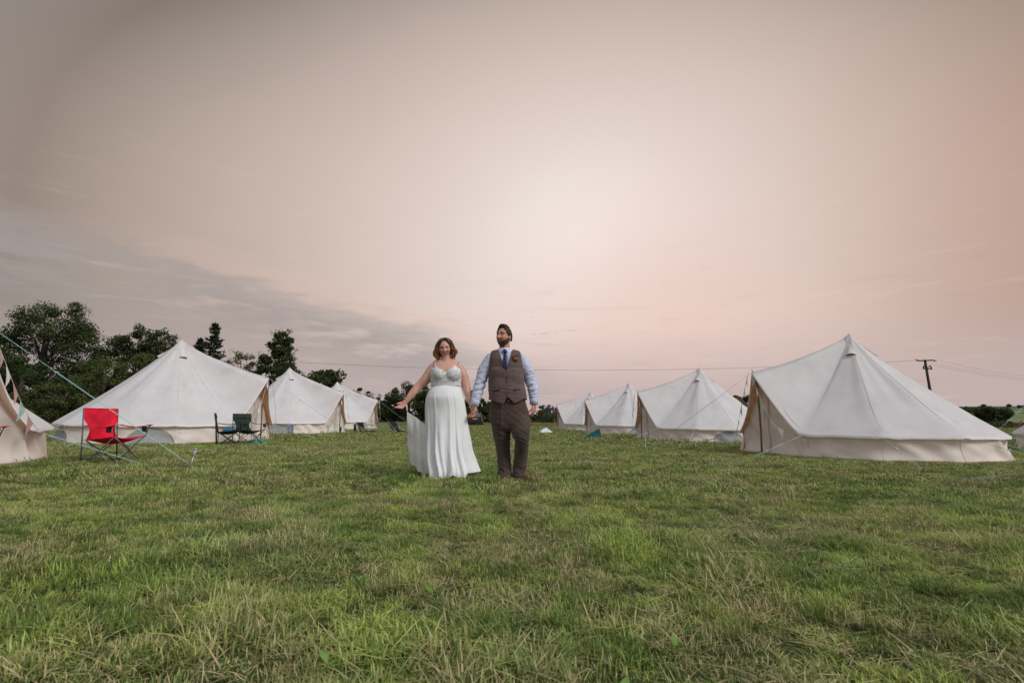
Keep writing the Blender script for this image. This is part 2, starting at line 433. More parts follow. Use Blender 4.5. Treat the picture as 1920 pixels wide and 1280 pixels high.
    if frontpeg: p1 = loc(*frontpeg)
    else: p1 = Vector((5.2, 0, gl(5.2, 0)+.02))
    guy(p0, p1, 2, .33)
    # bunting ------------------------------------------------
    if bunting:
        B = thing('bunting', blabel, 'bunting', (cx, cy, z0), door, 'bunting strings at the tent doors')
        cols = bunting
        for sd in (-1, 1):
            P = []; n = 24
            for i in range(n+1):
                t = i/n
                if sd*math.copysign(1, bunting_side(cx)) > 0:      # strand on the outer edge
                    th = sd*THD*t*.96; c = canopy(th, 1.0); P.append(c+Vector((.10+.10*math.sin(math.pi*t), 0, -.03-.05*math.sin(math.pi*t))))
                else:
                    th = sd*THD*t*.80; c = canopy(th, 1.0); P.append(Vector((lerp(2.66, 2.60, t), c.y*.93, lerp(c.z, .62, t*.25)-.06-.16*math.sin(math.pi*t))))
            b = MB(); b.tube(P, .004, 4); b.build('string', M['f0'] if rnd.random() < .5 else M['f2'], B)
            acc = 0; nxt = .10; k = 0
            for i in range(n):
                a, c = P[i], P[i+1]; L = (c-a).length
                while acc+L > nxt:
                    p = a+(c-a)*((nxt-acc)/L); d = (c-a).normalized(); wv = .088
                    out = Vector((1, 0, 0)); tip = p+Vector((.03*rnd.uniform(-1, 1), .05*rnd.uniform(-1, 1), -.23))
                    tip = tip - d*.02; mid = p*.5+tip*.5+out*.012*rnd.uniform(-1, 1.5)
                    m_ = M[cols[k % len(cols)]]
                    mesh_obj('flag', [p-d*wv, p+d*wv, mid+d*wv*.5, mid-d*wv*.5, tip], [(0, 1, 2, 3), (3, 2, 4)], m_, B)
                    nxt += .27; k += 1
                acc += L
    return T
def bunting_side(cx): return -1 if cx > 0 else 1
DR, DL = 190, -1
cw = ['f0', 'f1', 'f2', 'f0', 'f3']; dk = ['f3', 'f0', 'f4', 'f3', 'f2']
build_tent('large cream bell tent at the left edge, its red chair outside', -9.2, 6.5, -6, 1, (), glow_sheet=False, frontpeg=(-4.06, 6.8, .05),
           bunting=['f1', 'f2', 'f0', 'f2'], blabel='mint and pink bunting along the awning of the left-edge tent')
build_tent('cream bell tent behind the red camping chair and green folding chairs', -9.7, 14.8, DL, 2, (-66, -122), guy_len=1.2, frontpeg=(-5.1, 17.2, .05),
           bunting=cw, blabel='pale bunting across the door of the tent behind the green chairs')
build_tent('cream bell tent with grey mesh window, middle of the left row', -10.1, 23.1, -8, 3, (-64,), guy_len=1.3, frontpeg=(-5.7, 26, .06),
           bunting=dk, blabel='bunting at the door of the middle tent in the left row')
build_tent('farthest bell tent of the left row, black chairs before its door', -10.95, 32.0, -6, 4, (), guy_len=1.3, frontpeg=(-6.0, 33, .05),
           bunting=['f0', 'f0', 'f4'], blabel='white bunting hanging at the door of the farthest left tent')
build_tent('largest cream bell tent on the right, closed beige door under wooden pole', 8.1, 12.1, DR, 5, (), guy_len=1.75, frontpeg=(3.4, 13.1, -.05),
           bunting=['f1', 'f0', 'f1', 'f3'], blabel='mint and white bunting at the door of the largest right tent')
build_tent('cream bell tent with mesh window, second from the right front', 7.45, 20.2, DR, 6, (79,), guy_len=1.4, frontpeg=(2.45, 19.6, -.04),
           bunting=dk, blabel='patterned bunting at the door of the second right tent')
build_tent('cream bell tent behind the dark green towel in the right row', 6.65, 29.0, DR, 7, (77,), guy_len=1.4, frontpeg=(1.9, 28.7, -.03),
           bunting=dk, blabel='small dark bunting by the tent behind the green towel')
build_tent('farthest cream bell tent of the right row, beside the hedge', 5.9, 38.4, DR, 8, (), guy_len=1.4, frontpeg=(1.3, 38, -.02),
           bunting=['f0'], blabel='white bunting on the farthest right tent, against the hedge')
build_tent('bell tent cut off by the right edge behind the largest tent', 17.0, 13.9, 186, 9, (), guy_len=1.4,
           bunting=['f0', 'f3'], blabel='bunting on the tent cut off by the right edge')
build_tent('bell tent just outside the right edge, only its guy ropes in view', 10.2, 4.6, 176, 10, (), guy_len=2.0, frontpeg=(5.0, 4.9, -.05), detail=.6)
# ---------------------------------------------------------------- grass
def blade_mesh(name, nb, rad, h0, h1, w0, w1, lean, seed, mat, cmax=1., dryp=.10):
    g = np.random.default_rng(seed); V = []; Q = []; A = []
    for _ in range(nb):
        a = g.uniform(0, 2*math.pi); r = rad*math.sqrt(g.uniform()); x, y = r*math.cos(a), r*math.sin(a)
        h = g.uniform(h0, h1)*(1-.3*r/rad); w = g.uniform(w0, w1); d = g.uniform(0, 2*math.pi); ln = abs(g.normal(0, lean))
        dx, dy = math.cos(d), math.sin(d); px, py = -dy, dx; n = len(V); c = g.uniform(0, cmax)
        dry = 1. if g.uniform() < dryp else 0.
        for t, ww in ((0, .8), (.4, 1.), (.75, .7)):
            off = ln*h*t*t*1.1; zz = h*t*(1-.3*min(1, ln)*t)
            V += [(x+dx*off-px*w*ww/2, y+dy*off-py*w*ww/2, zz), (x+dx*off+px*w*ww/2, y+dy*off+py*w*ww/2, zz)]
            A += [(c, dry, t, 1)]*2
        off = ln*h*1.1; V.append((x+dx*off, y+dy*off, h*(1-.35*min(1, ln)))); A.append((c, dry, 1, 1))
        Q += [(n, n+1, n+3, n+2), (n+2, n+3, n+5, n+4), (n+4, n+5, n+6, n+6)]
    me = bpy.data.meshes.new(name); me.from_pydata(V, [], [q if q[2] != q[3] else q[:3] for q in Q]); me.update()
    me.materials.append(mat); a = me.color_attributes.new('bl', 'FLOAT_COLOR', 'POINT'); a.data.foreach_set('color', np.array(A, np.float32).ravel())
    return bpy.data.objects.new(name, me)
def grass_mat():
    m = bpy.data.materials.new('grass_blades'); m.use_nodes = True; nt = m.node_tree; b = nt.nodes['Principled BSDF']
    g = nt.nodes.new('ShaderNodeNewGeometry'); p = N(nt, g.outputs['Position'])
    at_ = nt.nodes.new('ShaderNodeAttribute'); at_.attribute_name = 'bl'
    sx = nt.nodes.new('ShaderNodeSeparateXYZ'); nt.links.new(at_.outputs['Vector'], sx.inputs[0])
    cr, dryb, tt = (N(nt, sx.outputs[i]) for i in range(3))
    c = mixc(nt, cr, (.080, .158, .018), (.66, .78, .17))
    n_a = noisen(nt, p, .9, 5, .6).step(.38, .66)
    c = mixc(nt, n_a*.55, c, (.16, .28, .09))                # bluish dull patches
    n_b = noisen(nt, p, .45, 3, .6).step(.50, .68)
    c = mixc(nt, n_b*.45, c, (.33, .40, .07))                  # yellower patches
    n_d = noisen(nt, p, 2.3, 6, .65).step(.42, .56); n_e = noisen(nt, p, .62, 3, .6).step(.36, .56)
    n_f = noisen(nt, p, 2.6, 5, .62).step(.40, .60); c = mixc(nt, n_f*.60, c, (.034, .085, .010))
    n_g = noisen(nt, p, 1.7, 5, .6, dist=.4).step(.54, .66); c = mixc(nt, n_g*.45, c, (.60, .64, .20))
    dry = (n_d*n_e*cr.step(.25, .85)*.95).f('MAXIMUM', dryb*.9)
    c = mixc(nt, dry, c, (.60, .48, .28))
    c = mixc(nt, noisen(nt, p, 3.1, 4, .6).step(.60, .70)*cr.step(.9, .35)*.7, c, (.20, .13, .06))
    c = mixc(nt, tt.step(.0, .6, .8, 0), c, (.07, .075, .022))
    nt.links.new(c.s, b.inputs['Base Color']); b.inputs['Roughness'].default_value = .55; b.inputs['Specular IOR Level'].default_value = .35
    t = nt.nodes.new('ShaderNodeBsdfTranslucent'); nt.links.new(c.s, t.inputs[0])
    mx = nt.nodes.new('ShaderNodeMixShader'); mx.inputs[0].default_value = .22
    nt.links.new(b.outputs[0], mx.inputs[1]); nt.links.new(t.outputs[0], mx.inputs[2]); nt.links.new(mx.outputs[0], nt.nodes['Material Output'].inputs['Surface'])
    return m
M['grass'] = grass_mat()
def scatter(name, protos, P, rot, scl, idx, label, cat):
    col = bpy.data.collections.new(name+'_tufts')
    for i, o in enumerate(protos): o.name = '%s_tuft_%02d' % (name, i); col.objects.link(o)
    me = bpy.data.meshes.new(name); me.vertices.add(len(P)); me.vertices.foreach_set('co', np.asarray(P, np.float32).ravel())
    for k, ty, arr, f in (('rot', 'FLOAT_VECTOR', rot, 'vector'), ('scl', 'FLOAT_VECTOR', scl, 'vector'), ('idx', 'INT', idx, 'value')):
        a = me.attributes.new(k, ty, 'POINT'); a.data.foreach_set(f, np.asarray(arr, np.int32 if ty == 'INT' else np.float32).ravel())
    o = link(bpy.data.objects.new(name, me)); o['kind'] = 'stuff'; tag(o, label, cat)
    ng = bpy.data.node_groups.new(name+'_nodes', 'GeometryNodeTree')
    ng.interface.new_socket('Geometry', in_out='INPUT', socket_type='NodeSocketGeometry'); ng.interface.new_socket('Geometry', in_out='OUTPUT', socket_type='NodeSocketGeometry')
    n = ng.nodes; gi = n.new('NodeGroupInput'); go = n.new('NodeGroupOutput'); ip = n.new('GeometryNodeInstanceOnPoints')
    ci = n.new('GeometryNodeCollectionInfo'); ci.inputs['Collection'].default_value = col; ci.inputs['Separate Children'].default_value = True; ci.inputs['Reset Children'].default_value = True
    def na(k, ty):
        q = n.new('GeometryNodeInputNamedAttribute'); q.data_type = ty; q.inputs['Name'].default_value = k; return [s for s in q.outputs if s.enabled and s.name == 'Attribute'][0]
    er = n.new('FunctionNodeEulerToRotation'); L = ng.links
    L.new(na('rot', 'FLOAT_VECTOR'), er.inputs[0]); L.new(gi.outputs[0], ip.inputs['Points']); L.new(ci.outputs[0], ip.inputs['Instance'])
    ip.inputs['Pick Instance'].default_value = True
    L.new(na('idx', 'INT'), ip.inputs['Instance Index']); L.new(er.outputs[0], ip.inputs['Rotation']); L.new(na('scl', 'FLOAT_VECTOR'), ip.inputs['Scale'])
    L.new(ip.outputs[0], go.inputs[0])
    md = o.modifiers.new('scatter', 'NODES'); md.node_group = ng
    return o
def lawn():
    g = np.random.default_rng(5); P = []; idx = []; S = []
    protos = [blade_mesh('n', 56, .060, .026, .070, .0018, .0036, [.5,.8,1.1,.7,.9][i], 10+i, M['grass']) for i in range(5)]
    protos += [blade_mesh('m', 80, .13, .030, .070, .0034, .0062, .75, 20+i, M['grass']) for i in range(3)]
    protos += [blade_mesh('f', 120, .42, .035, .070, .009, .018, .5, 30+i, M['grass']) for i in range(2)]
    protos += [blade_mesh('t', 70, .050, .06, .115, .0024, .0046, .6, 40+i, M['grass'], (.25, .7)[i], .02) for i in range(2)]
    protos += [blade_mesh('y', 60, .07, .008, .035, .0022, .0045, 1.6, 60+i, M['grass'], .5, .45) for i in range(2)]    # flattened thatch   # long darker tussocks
    def zone(y0, y1, dens, i0, i1, s0, s1):
        n = int(dens*(1.12*(y1*y1-y0*y0)+2*1.2*(y1-y0)))
        y = np.sqrt(g.uniform(y0*y0, y1*y1, n)); x = g.uniform(-1, 1, n)*(1.12*y+1.2)
        for a, b in zip(x, y):
            if any((a-c)**2+(b-d)**2 < 2.58**2 for c, d in TENTS): continue
            cl = .7*nz(a*.9, b*.9, 9.) + .9*nz(a*2.7, b*2.7, 2.)
            q = 1+.75*cl
            if y1 < 16 and nz(a*2.3, b*2.3, 4.) + .5*nz(a*7., b*7., 1.) < -.26:
                if i0 == 0 or g.uniform() < .5: P.append((a, b, gz(a, b)-.002)); idx.append(g.integers(12, 14)); S.append((1.2, 1.2, 1.) if i0 == 0 else (2., 2., 1.3))
                if g.uniform() < .7: continue
            s = g.uniform(s0, s1)*max(.62, q)
            P.append((a, b, gz(a, b)-.004)); idx.append(g.integers(i0, i1)); S.append((s*g.uniform(.9, 1.2), s*g.uniform(.9, 1.2), s))
    zone(1.15, 5.0, 420, 0, 5, .75, 1.2)
    zone(4.7, 15.0, 105, 5, 8, .75, 1.25)
    zone(14., 57.0, 7.5, 8, 10, .8, 1.3)
    # tussocks gather in patches
    for _ in range(4200):
        y = math.sqrt(g.uniform(1.3, 90)); x = g.uniform(-1, 1)*(1.1*y+.6)
        if nz(x*.7, y*.7, 31.) + .35*nz(x*3, y*3, 5) > .02 and not any((x-c)**2+(y-d)**2 < 2.7**2 for c, d in TENTS):
            s = g.uniform(.6, 1.0)*(1 if y < 5 else .8); P.append((x, y, gz(x, y)-.004)); idx.append(g.integers(10, 12)); S.append((s*1.1, s*1.1, s))
    # blades round the hem and the shoes
    for _ in range(420):
        x = g.uniform(-1.35, .45); y = 6.18+g.uniform(-.62, .35); s = g.uniform(.8, 1.35)*(.6 if x > -.08 else 1); P.append((x, y, gz(x, y)-.004)); idx.append(g.integers(0, 5) if g.uniform() < .6 else g.integers(10, 12)); S.append((s, s, s))
    # blades growing up against the tent walls
    for c, d in TENTS:
        if d > 25: continue
        for k in range(330):
            a = g.uniform(0, 2*math.pi); r = g.uniform(2.62, 2.75); x, y = c+r*math.cos(a), d+r*math.sin(a); s = g.uniform(.9, 1.5)
            P.append((x, y, gz(x, y)-.004)); idx.append(g.integers(5, 8)); S.append((s*.7, s*.7, s))
    n = len(P); rot = np.stack([g.normal(0, .12, n), g.normal(0, .12, n), g.uniform(0, 6.28, n)], 1)
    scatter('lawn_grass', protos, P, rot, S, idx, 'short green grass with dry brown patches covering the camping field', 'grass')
lawn()
def meadow():
    m = material('meadow_blades', (.24, .25, .09), .7, .25, .4, coord='Object', col2=(.30, .24, .13), trans=.3)
    g = np.random.default_rng(8); P = []; idx = []; S = []
    protos = [blade_mesh('w', 110, .55, .25, .60, .018, .035, .35, 50+i, m) for i in range(3)]
    for _ in range(9000):
        y = g.uniform(59, 84); x = g.uniform(-1, 1)*y*1.12
        P.append((x, y, gz(x, y)-.02)); idx.append(g.integers(0, 3)); s = g.uniform(.6, 1.1); S.append((s*1.2, s*1.2, s*(.75+.4*nz(x*.2, y*.3))))
    n = len(P); rot = np.stack([g.normal(0, .05, n), g.normal(0, .05, n), g.uniform(0, 6.28, n)], 1)
    scatter('meadow_grass', protos, P, rot, S, idx, 'strip of long straw-coloured grass at the far end of the field', 'long grass')
meadow()
def weeds():
    g = np.random.default_rng(9); V = []; Q = []
    for _ in range(150):
        y = math.sqrt(g.uniform(1.6, 60)); x = g.uniform(-1, 1)*y*1.05; z0 = gz(x, y); k = g.integers(3, 6)
        for i in range(k):
            a = g.uniform(0, 6.28); L = g.uniform(.03, .075); ww = L*g.uniform(.25, .42); ri = g.uniform(.3, 1.1)
            d = np.array((math.cos(a)*math.cos(ri), math.sin(a)*math.cos(ri), math.sin(ri))); s = np.array((-math.sin(a), math.cos(a), 0)); b0 = np.array((x, y, z0+.02)); n = len(V)
            V += [b0, b0+d*L*.5+s*ww/2, b0+d*L*.5-s*ww/2, b0+d*L+np.array((0, 0, -.01))]; Q += [(n, n+1, n+3, n+2)]
    o = np_obj('broadleaf_weeds', V, Q, material('weed_leaf', (.20, .34, .08), .5, .2, 10, trans=.3)); o['kind'] = 'stuff'
    tag(o, 'small broad-leaved weeds and clover scattered in the lawn', 'weeds')
weeds()

# ---------------------------------------------------------------- trees
def leaf_material(name, c1, c2):
    m = bpy.data.materials.new(name); m.use_nodes = True; nt = m.node_tree; b = nt.nodes['Principled BSDF']
    an = nt.nodes.new('ShaderNodeAttribute'); an.attribute_name = 'lv'
    sx = nt.nodes.new('ShaderNodeSeparateXYZ'); nt.links.new(an.outputs['Vector'], sx.inputs[0])
    c = mixc(nt, N(nt, sx.outputs[0]), c1, c2)
    nt.links.new(c.s, b.inputs['Base Color']); b.inputs['Roughness'].default_value = .6; b.inputs['Specular IOR Level'].default_value = .25
    t = nt.nodes.new('ShaderNodeBsdfTranslucent'); nt.links.new(c.s, t.inputs[0]); mx = nt.nodes.new('ShaderNodeMixShader'); mx.inputs[0].default_value = .25
    nt.links.new(b.outputs[0], mx.inputs[1]); nt.links.new(t.outputs[0], mx.inputs[2]); nt.links.new(mx.outputs[0], nt.nodes['Material Output'].inputs['Surface'])
    return m
LM = {'dark': leaf_material('oak_leaves', (.018, .032, .009), (.078, .108, .030)),
      'olive': leaf_material('olive_leaves', (.040, .058, .015), (.135, .16, .044)),
      'rust': leaf_material('rust_leaves', (.05, .045, .016), (.13, .095, .035)),
      'fir': leaf_material('fir_needles', (.018, .028, .014), (.05, .065, .030)),
      'far': leaf_material('far_leaves_haze_tint', (.08, .10, .095), (.13, .155, .14))}  # distance haze put into the leaf colour, paler and greyer
M['bark'] = material('bark', (.085, .065, .05), .9, .3, 5, .5, 20)
def leaves(centres, radii, per, size, g, flat=.75, up=.35):
    """leaf quads gathered in clumps -> V, Q, attr"""
    C = np.repeat(np.array(centres), per, 0); Rr = np.repeat(np.array(radii), per)[:, None]; n = len(C)
    d = g.normal(size=(n, 3)); d /= np.linalg.norm(d, axis=1)[:, None]; rad = g.uniform(.25, 1.08, n)[:, None]**.55
    P = C+d*rad*Rr*np.array((1, 1, flat)); cv = np.repeat(g.uniform(0, 1, len(centres)), per)
    nn = d*.6+g.normal(size=(n, 3))*.7+np.array((0, 0, up)); nn /= np.linalg.norm(nn, axis=1)[:, None]
    t = np.cross(nn, g.normal(size=(n, 3))); t /= np.linalg.norm(t, axis=1)[:, None]; b = np.cross(nn, t)
    s = size*g.uniform(.5, 1.25, n)[:, None]
    V = np.stack([P-t*s*.5, P-b*s*.32, P+t*s*.5, P+b*s*.32], 1).reshape(-1, 3); Q = np.arange(4*n).reshape(-1, 4)
    a = np.clip(cv*.55+g.uniform(0, .45, n), 0, 1); A = np.ones((4*n, 4)); A[:, :3] = np.repeat(a, 4)[:, None]
    return V, Q, A
def tree(px, py_top, Y, wpx, label, seed, kind='dark', nclump=60, per=90, name='oak_tree', cat='tree', leaf=.30, shape=None, base=None, trunk=.28, group='trees along the field edge', low=.22, airy=1.):
    g = np.random.default_rng(seed); top = at(px, py_top, Y); z0 = gz(top.x, Y) if base is None else base; H = top.z-z0; Wd = wpx*Y/F
    T = thing(name, label, cat, (top.x, Y, z0), 0, group)
    C, Rd = [], []; lobes = shape or [(0, .62, .5, .38)]
    tries = 0
    while len(C) < nclump and tries < 20000:
        tries += 1; l = lobes[g.integers(len(lobes))]; d = g.normal(size=3); d /= np.linalg.norm(d); r = g.uniform(.35, 1)**.5
        x = (l[0]+d[0]*r*l[2])*Wd; y = d[1]*r*l[2]*Wd*.8; z = (l[1]+d[2]*r*l[3])*H
        if z < low*H: continue
        rr = g.uniform(.065, .135)*max(Wd, H*.6)*(1.1-.35*r)
        if z+rr*.6 > H*1.0: z = H-rr*.6
        C.append((x, y, z)); Rd.append(rr)
    per = int(per*1.7); leaf *= .72
    V, Q, A = leaves(C, Rd, per, leaf, g)
    # loose sprays poking past the outline
    k = int(len(C)*1.6); ex = [(c[0]*1.06+g.normal(0, .3), c[1], c[2]+g.normal(0, .25)) for c in (C[i] for i in g.integers(0, len(C), k))]
    ex = [(a, b_, min(c, H)) for a, b_, c in ex]
    V2, Q2, A2 = leaves(ex, list(g.uniform(.25, .6, k)*airy), max(10, per//5), leaf*.9, g)
    V = np.concatenate([V, V2]); Q = np.concatenate([Q, Q2+len(A)]); A = np.concatenate([A, A2])
    np_obj('crown', V, Q, LM[kind], T, False, {'lv': A})
    b = MB(); lean = g.normal(0, .03); hub = Vector((lean*H, 0, H*.45))
    b.tube([(0, 0, -.2), (lean*H*.3, 0, H*.2), hub, (lean*H*1.2, 0, H*.72)], [trunk*1.3, trunk, trunk*.7, trunk*.25], 9)
    for i in g.permutation(len(C))[:14]:
        c = Vector(C[i]); s = Vector((lean*H*.6, 0, H*g.uniform(.22, .55))); m_ = s.lerp(c, .5)+Vector((0, 0, .08*H*g.uniform(0, 1)))
        b.tube([s, m_, c], [trunk*.38, trunk*.22, trunk*.06], 6)
    b.build('trunk', M['bark'], T)
    return T
def conifer(px, py_top, Y, wpx, label, seed, base=None, per=38, tiers=21):
    g = np.random.default_rng(seed); top = at(px, py_top, Y); z0 = gz(top.x, Y) if base is None else base; H = top.z-z0; Wd = wpx*Y/F/2
    T = thing('fir_tree', label, 'tree', (top.x, Y, z0), 0, 'trees along the field edge')
    Vs, A = [], []; b = MB(); b.tube([(0, 0, -.2), (.05, 0, H*.5), (0, 0, H)], [.22, .12, .015], 8)
    for i in range(tiers):
        t = (i+.5)/tiers; z = H*(.25+.75*t)-.1; L = Wd*(1-t)**.85*1.15+.12
        for k in range(7):
            a = g.uniform(0, 6.28); l = L*g.uniform(.45, 1.15); d = np.array((math.cos(a), math.sin(a), 0.)); dr = g.uniform(.05, .3)
            tip = np.array((0, 0, z))+d*l+np.array((0, 0, -dr*l+.35*l*.4)); b.tube([(0, 0, z), tuple(tip*.5+np.array((0, 0, z))*.5+np.array((0, 0, -.12*l))), tuple(tip)], [.025, .018, .006], 4, False)
            for q in range(per):
                u = g.uniform(.15, 1.); c = np.array((0, 0, z))+(tip-np.array((0, 0, z)))*u+np.array((0, 0, -.12*l*math.sin(math.pi*u)))
                n = np.array((d[0]*.3, d[1]*.3, g.uniform(-1, .1)))+g.normal(0, .5, 3); n /= np.linalg.norm(n); s = np.cross(n, g.normal(size=3)); s /= np.linalg.norm(s); ll = g.uniform(.18, .42)*(1.1-.5*u)
                Vs += [c-s*.045, c+n*ll*.6-s*.05, c+n*ll, c+s*.045]; A += [(g.uniform(),)*3+(1,)]*4
    np_obj('crown', np.array(Vs), np.arange(len(Vs)).reshape(-1, 4), LM['fir'], T, False, {'lv': A}); b.build('trunk', M['bark'], T)
    return T
S_oak = [(0, .60, .42, .36), (-.22, .50, .30, .28), (.20, .52, .30, .26), (.02, .74, .30, .26)]
tree(100, 566, 50, 235, 'tallest broad oak standing at the left edge of the treeline', 1, 'dark', 140, 130, leaf=.30, shape=[(0, .62, .38, .36), (-.32, .55, .25, .25), (.28, .58, .22, .2), (.06, .80, .28, .20), (-.1, .30, .45, .25), (.2, .32, .35, .22)], trunk=.4, low=.12)
tree(-70, 640, 47, 170, 'dark oak crown cut off by the left edge of the photo', 21, 'dark', 60, 130, leaf=.32, shape=S_oak, low=.1)
tree(272, 608, 52, 135, 'spreading oak between the tallest oak and the tent peak', 2, 'dark', 70, 110, leaf=.28, shape=[(0, .78, .40, .18), (-.25, .72, .25, .14), (.28, .80, .25, .14), (.1, .5, .4, .3)], low=.25)
tree(300, 645, 44, 120, 'olive green rounded tree just behind the left tent peak', 3, 'olive', 55, 150, name='ash_tree', leaf=.22, shape=[(0, .5, .5, .46)], low=.05)
tree(205, 668, 43, 130, 'olive shrubby tree low under the spreading oak', 4, 'olive', 55, 150, name='hawthorn_tree', leaf=.22, shape=[(0, .5, .5, .45)], low=.03)
tree(130, 700, 41, 120, 'dark bush in front of the tallest oak', 5, 'olive', 45, 150, name='bush', cat='bush', leaf=.22, shape=[(0, .5, .5, .45)], low=.03, group='bushes and hedges')
tree(40, 660, 44, 130, 'dark bushy tree behind the left-edge awning', 6, 'dark', 50, 150, name='hawthorn_tree', leaf=.24, shape=[(0, .5, .5, .45)], low=.03)
conifer(404, 603, 46, 96, 'tall fir tree rising behind the ridge of the left tent', 7)
conifer(376, 632, 47, 56, 'short slim fir tree left of the tall fir', 8, tiers=20)
tree(458, 650, 50, 84, 'thin-leaved birch right of the tall fir', 9, 'olive', 52, 60, name='birch_tree', leaf=.20, shape=[(0, .62, .45, .36)], trunk=.14)
tree(420, 690, 45, 110, 'low dark tree beneath the firs behind the tent roof', 24, 'dark', 40, 130, name='hawthorn_tree', leaf=.24, shape=[(0, .5, .5, .45)], low=.05)
tree(530, 618, 48, 112, 'tall upright oak behind the middle left tent', 10, 'dark', 85, 140, leaf=.25, shape=[(-.02, .84, .17, .14), (-.03, .64, .30, .18), (.10, .44, .46, .20), (0, .25, .5, .22)], low=.05)
tree(492, 672, 49, 62, 'small dark tree left of the tall upright oak', 11, 'dark', 35, 110, name='hawthorn_tree', leaf=.24, shape=[(0, .5, .5, .45)], low=.05)
tree(602, 703, 52, 80, 'low rounded tree between the two farther left tents', 12, 'dark', 32, 110, name='hawthorn_tree', leaf=.24, shape=[(0, .55, .5, .42)], low=.05)
tree(682, 726, 70, 60, 'small oak with gaps behind the farthest left tent', 13, 'dark', 34, 70, leaf=.30, shape=[(-.15, .66, .4, .3), (.25, .5, .35, .35)], low=.1)
tree(768, 713, 74, 100, 'dense round oak behind the bride and her arm', 14, 'dark', 80, 130, leaf=.30, shape=[(0.05, .58, .42, .40), (-.3, .40, .25, .3), (.3, .45, .25, .3)], low=.02)
tree(722, 742, 76, 60, 'low bushy tree left of the dense round oak', 15, 'dark', 40, 110, name='hawthorn_tree', leaf=.30, shape=[(0, .5, .5, .46)], low=.02)
tree(835, 735, 80, 90, 'dark oak hidden mostly behind the white dress', 16, 'dark', 50, 110, leaf=.32, shape=[(0, .5, .5, .46)], low=.02)
tree(897, 722, 76, 50, 'dark tree showing between the bride and the groom', 17, 'dark', 45, 110, leaf=.30, shape=[(0, .5, .5, .46)], low=.02)
tree(948, 752, 82, 90, 'low dark tree behind the groom', 18, 'dark', 36, 110, leaf=.30, shape=[(0, .5, .5, .46)], low=.02)
tree(1392, 733, 42, 84, 'rounded dark tree behind the gap between two right tents', 19, 'dark', 40, 120, leaf=.24, shape=[(0, .55, .5, .42)], low=.05)
tree(1840, 763, 95, 92, 'large rounded oak on the right below the hills', 20, 'dark', 60, 110, leaf=.45, shape=[(0, .55, .5, .44)], low=.02)
tree(1795, 762, 100, 76, 'dark oak beside the roof of the largest tent', 22, 'dark', 40, 110, leaf=.45, shape=[(0, .5, .5, .46)], low=.02)
def hedge(px0, px1, pyt, Y, label, seed, kind='dark', hvar=.25, per=130, leaf=.22, depth=1.6, base_py=None):
    g = np.random.default_rng(seed); a = at(px0, pyt, Y); b_ = at(px1, pyt, Y); L = b_.x-a.x; z0 = min(gz(a.x, Y), gz(b_.x, Y)); H = a.z-z0
    T = thing('hedge', label, 'hedge', (a.x, Y, z0), 0, 'bushes and hedges'); C = []; Rd = []
    for i in range(int(L*2.2)):
        x = g.uniform(0, L); hh = H*(1-hvar*(.5+nz(x*.22, seed)))
        for z in np.arange(.25, hh, .8): C.append((x+g.normal(0, .2), g.normal(0, depth*.35), min(z, hh-.2))); Rd.append(g.uniform(.5, .8))
    V, Q, A = leaves(C, Rd, per, leaf, g, .85); np_obj('foliage', V, Q, LM[kind], T, False, {'lv': A})
    st = MB()
    for i in range(int(L/2.5)+1): x = i*2.5; st.tube([(x, 0, -.1), (x+.1, 0, H*.4), (x-.1, .1, H*.7)], [.06, .05, .02], 5)
    st.build('stem', M['bark'], T)
hedge(985, 1062, 771, 84, 'dark hedge between the groom and the farthest right tent', 1, 'dark', per=90, leaf=.28)
hedge(1000, 1050, 767, 88, 'rusty brown top of the hedge right of the groom', 2, 'rust', per=60, leaf=.28)
hedge(640, 960, 757, 86, 'long dark hedge closing the far end of the field', 3, 'dark', per=45, leaf=.45)
hedge(-60, 640, 688, 60, 'dense dark undergrowth below the trees on the left', 4, 'dark', per=60, leaf=.42, hvar=.3)
hedge(1770, 1990, 785, 60, 'brownish hedge behind the right edge tent', 5, 'rust', per=70, leaf=.30, hvar=.5)
hedge(1820, 1990, 792, 56, 'dark bramble hedge at the right edge below the yellow field', 6, 'dark', per=70, leaf=.28, hvar=.5)

# ---------------------------------------------------------------- distant hills
def hill_material():
    m = bpy.data.materials.new('hill_fields'); m.use_nodes = True; nt = m.node_tree; b = nt.nodes['Principled BSDF']
    g = nt.nodes.new('ShaderNodeNewGeometry'); p = N(nt, g.outputs['Position'])
    v = nt.nodes.new('ShaderNodeTexVoronoi'); v.inputs['Scale'].default_value = .011; nt.links.new(p.s, v.inputs['Vector'])
    s = nt.nodes.new('ShaderNodeSeparateXYZ'); nt.links.new(v.outputs['Color'], s.inputs[0])
    c = ramp(nt, N(nt, s.outputs[0]), [(0, (.15, .19, .10)), (.35, (.20, .24, .13)), (.6, (.15, .18, .11)), (.85, (.27, .27, .12)), (1, (.19, .22, .14))])
    v2 = nt.nodes.new('ShaderNodeTexVoronoi'); v2.feature = 'DISTANCE_TO_EDGE'; v2.inputs['Scale'].default_value = .011; nt.links.new(p.s, v2.inputs['Vector'])
    c = mixc(nt, N(nt, v2.outputs['Distance']).step(.02, .05, 1, 0), c, (.07, .09, .06))
    wd = noisen(nt, p, .006, 5, .6).step(.54, .58); c = mixc(nt, wd, c, (.085, .10, .085))
    nt.links.new(c.s, b.inputs['Base Color']); b.inputs['Roughness'].default_value = 1; b.inputs['Specular IOR Level'].default_value = 0
    return m
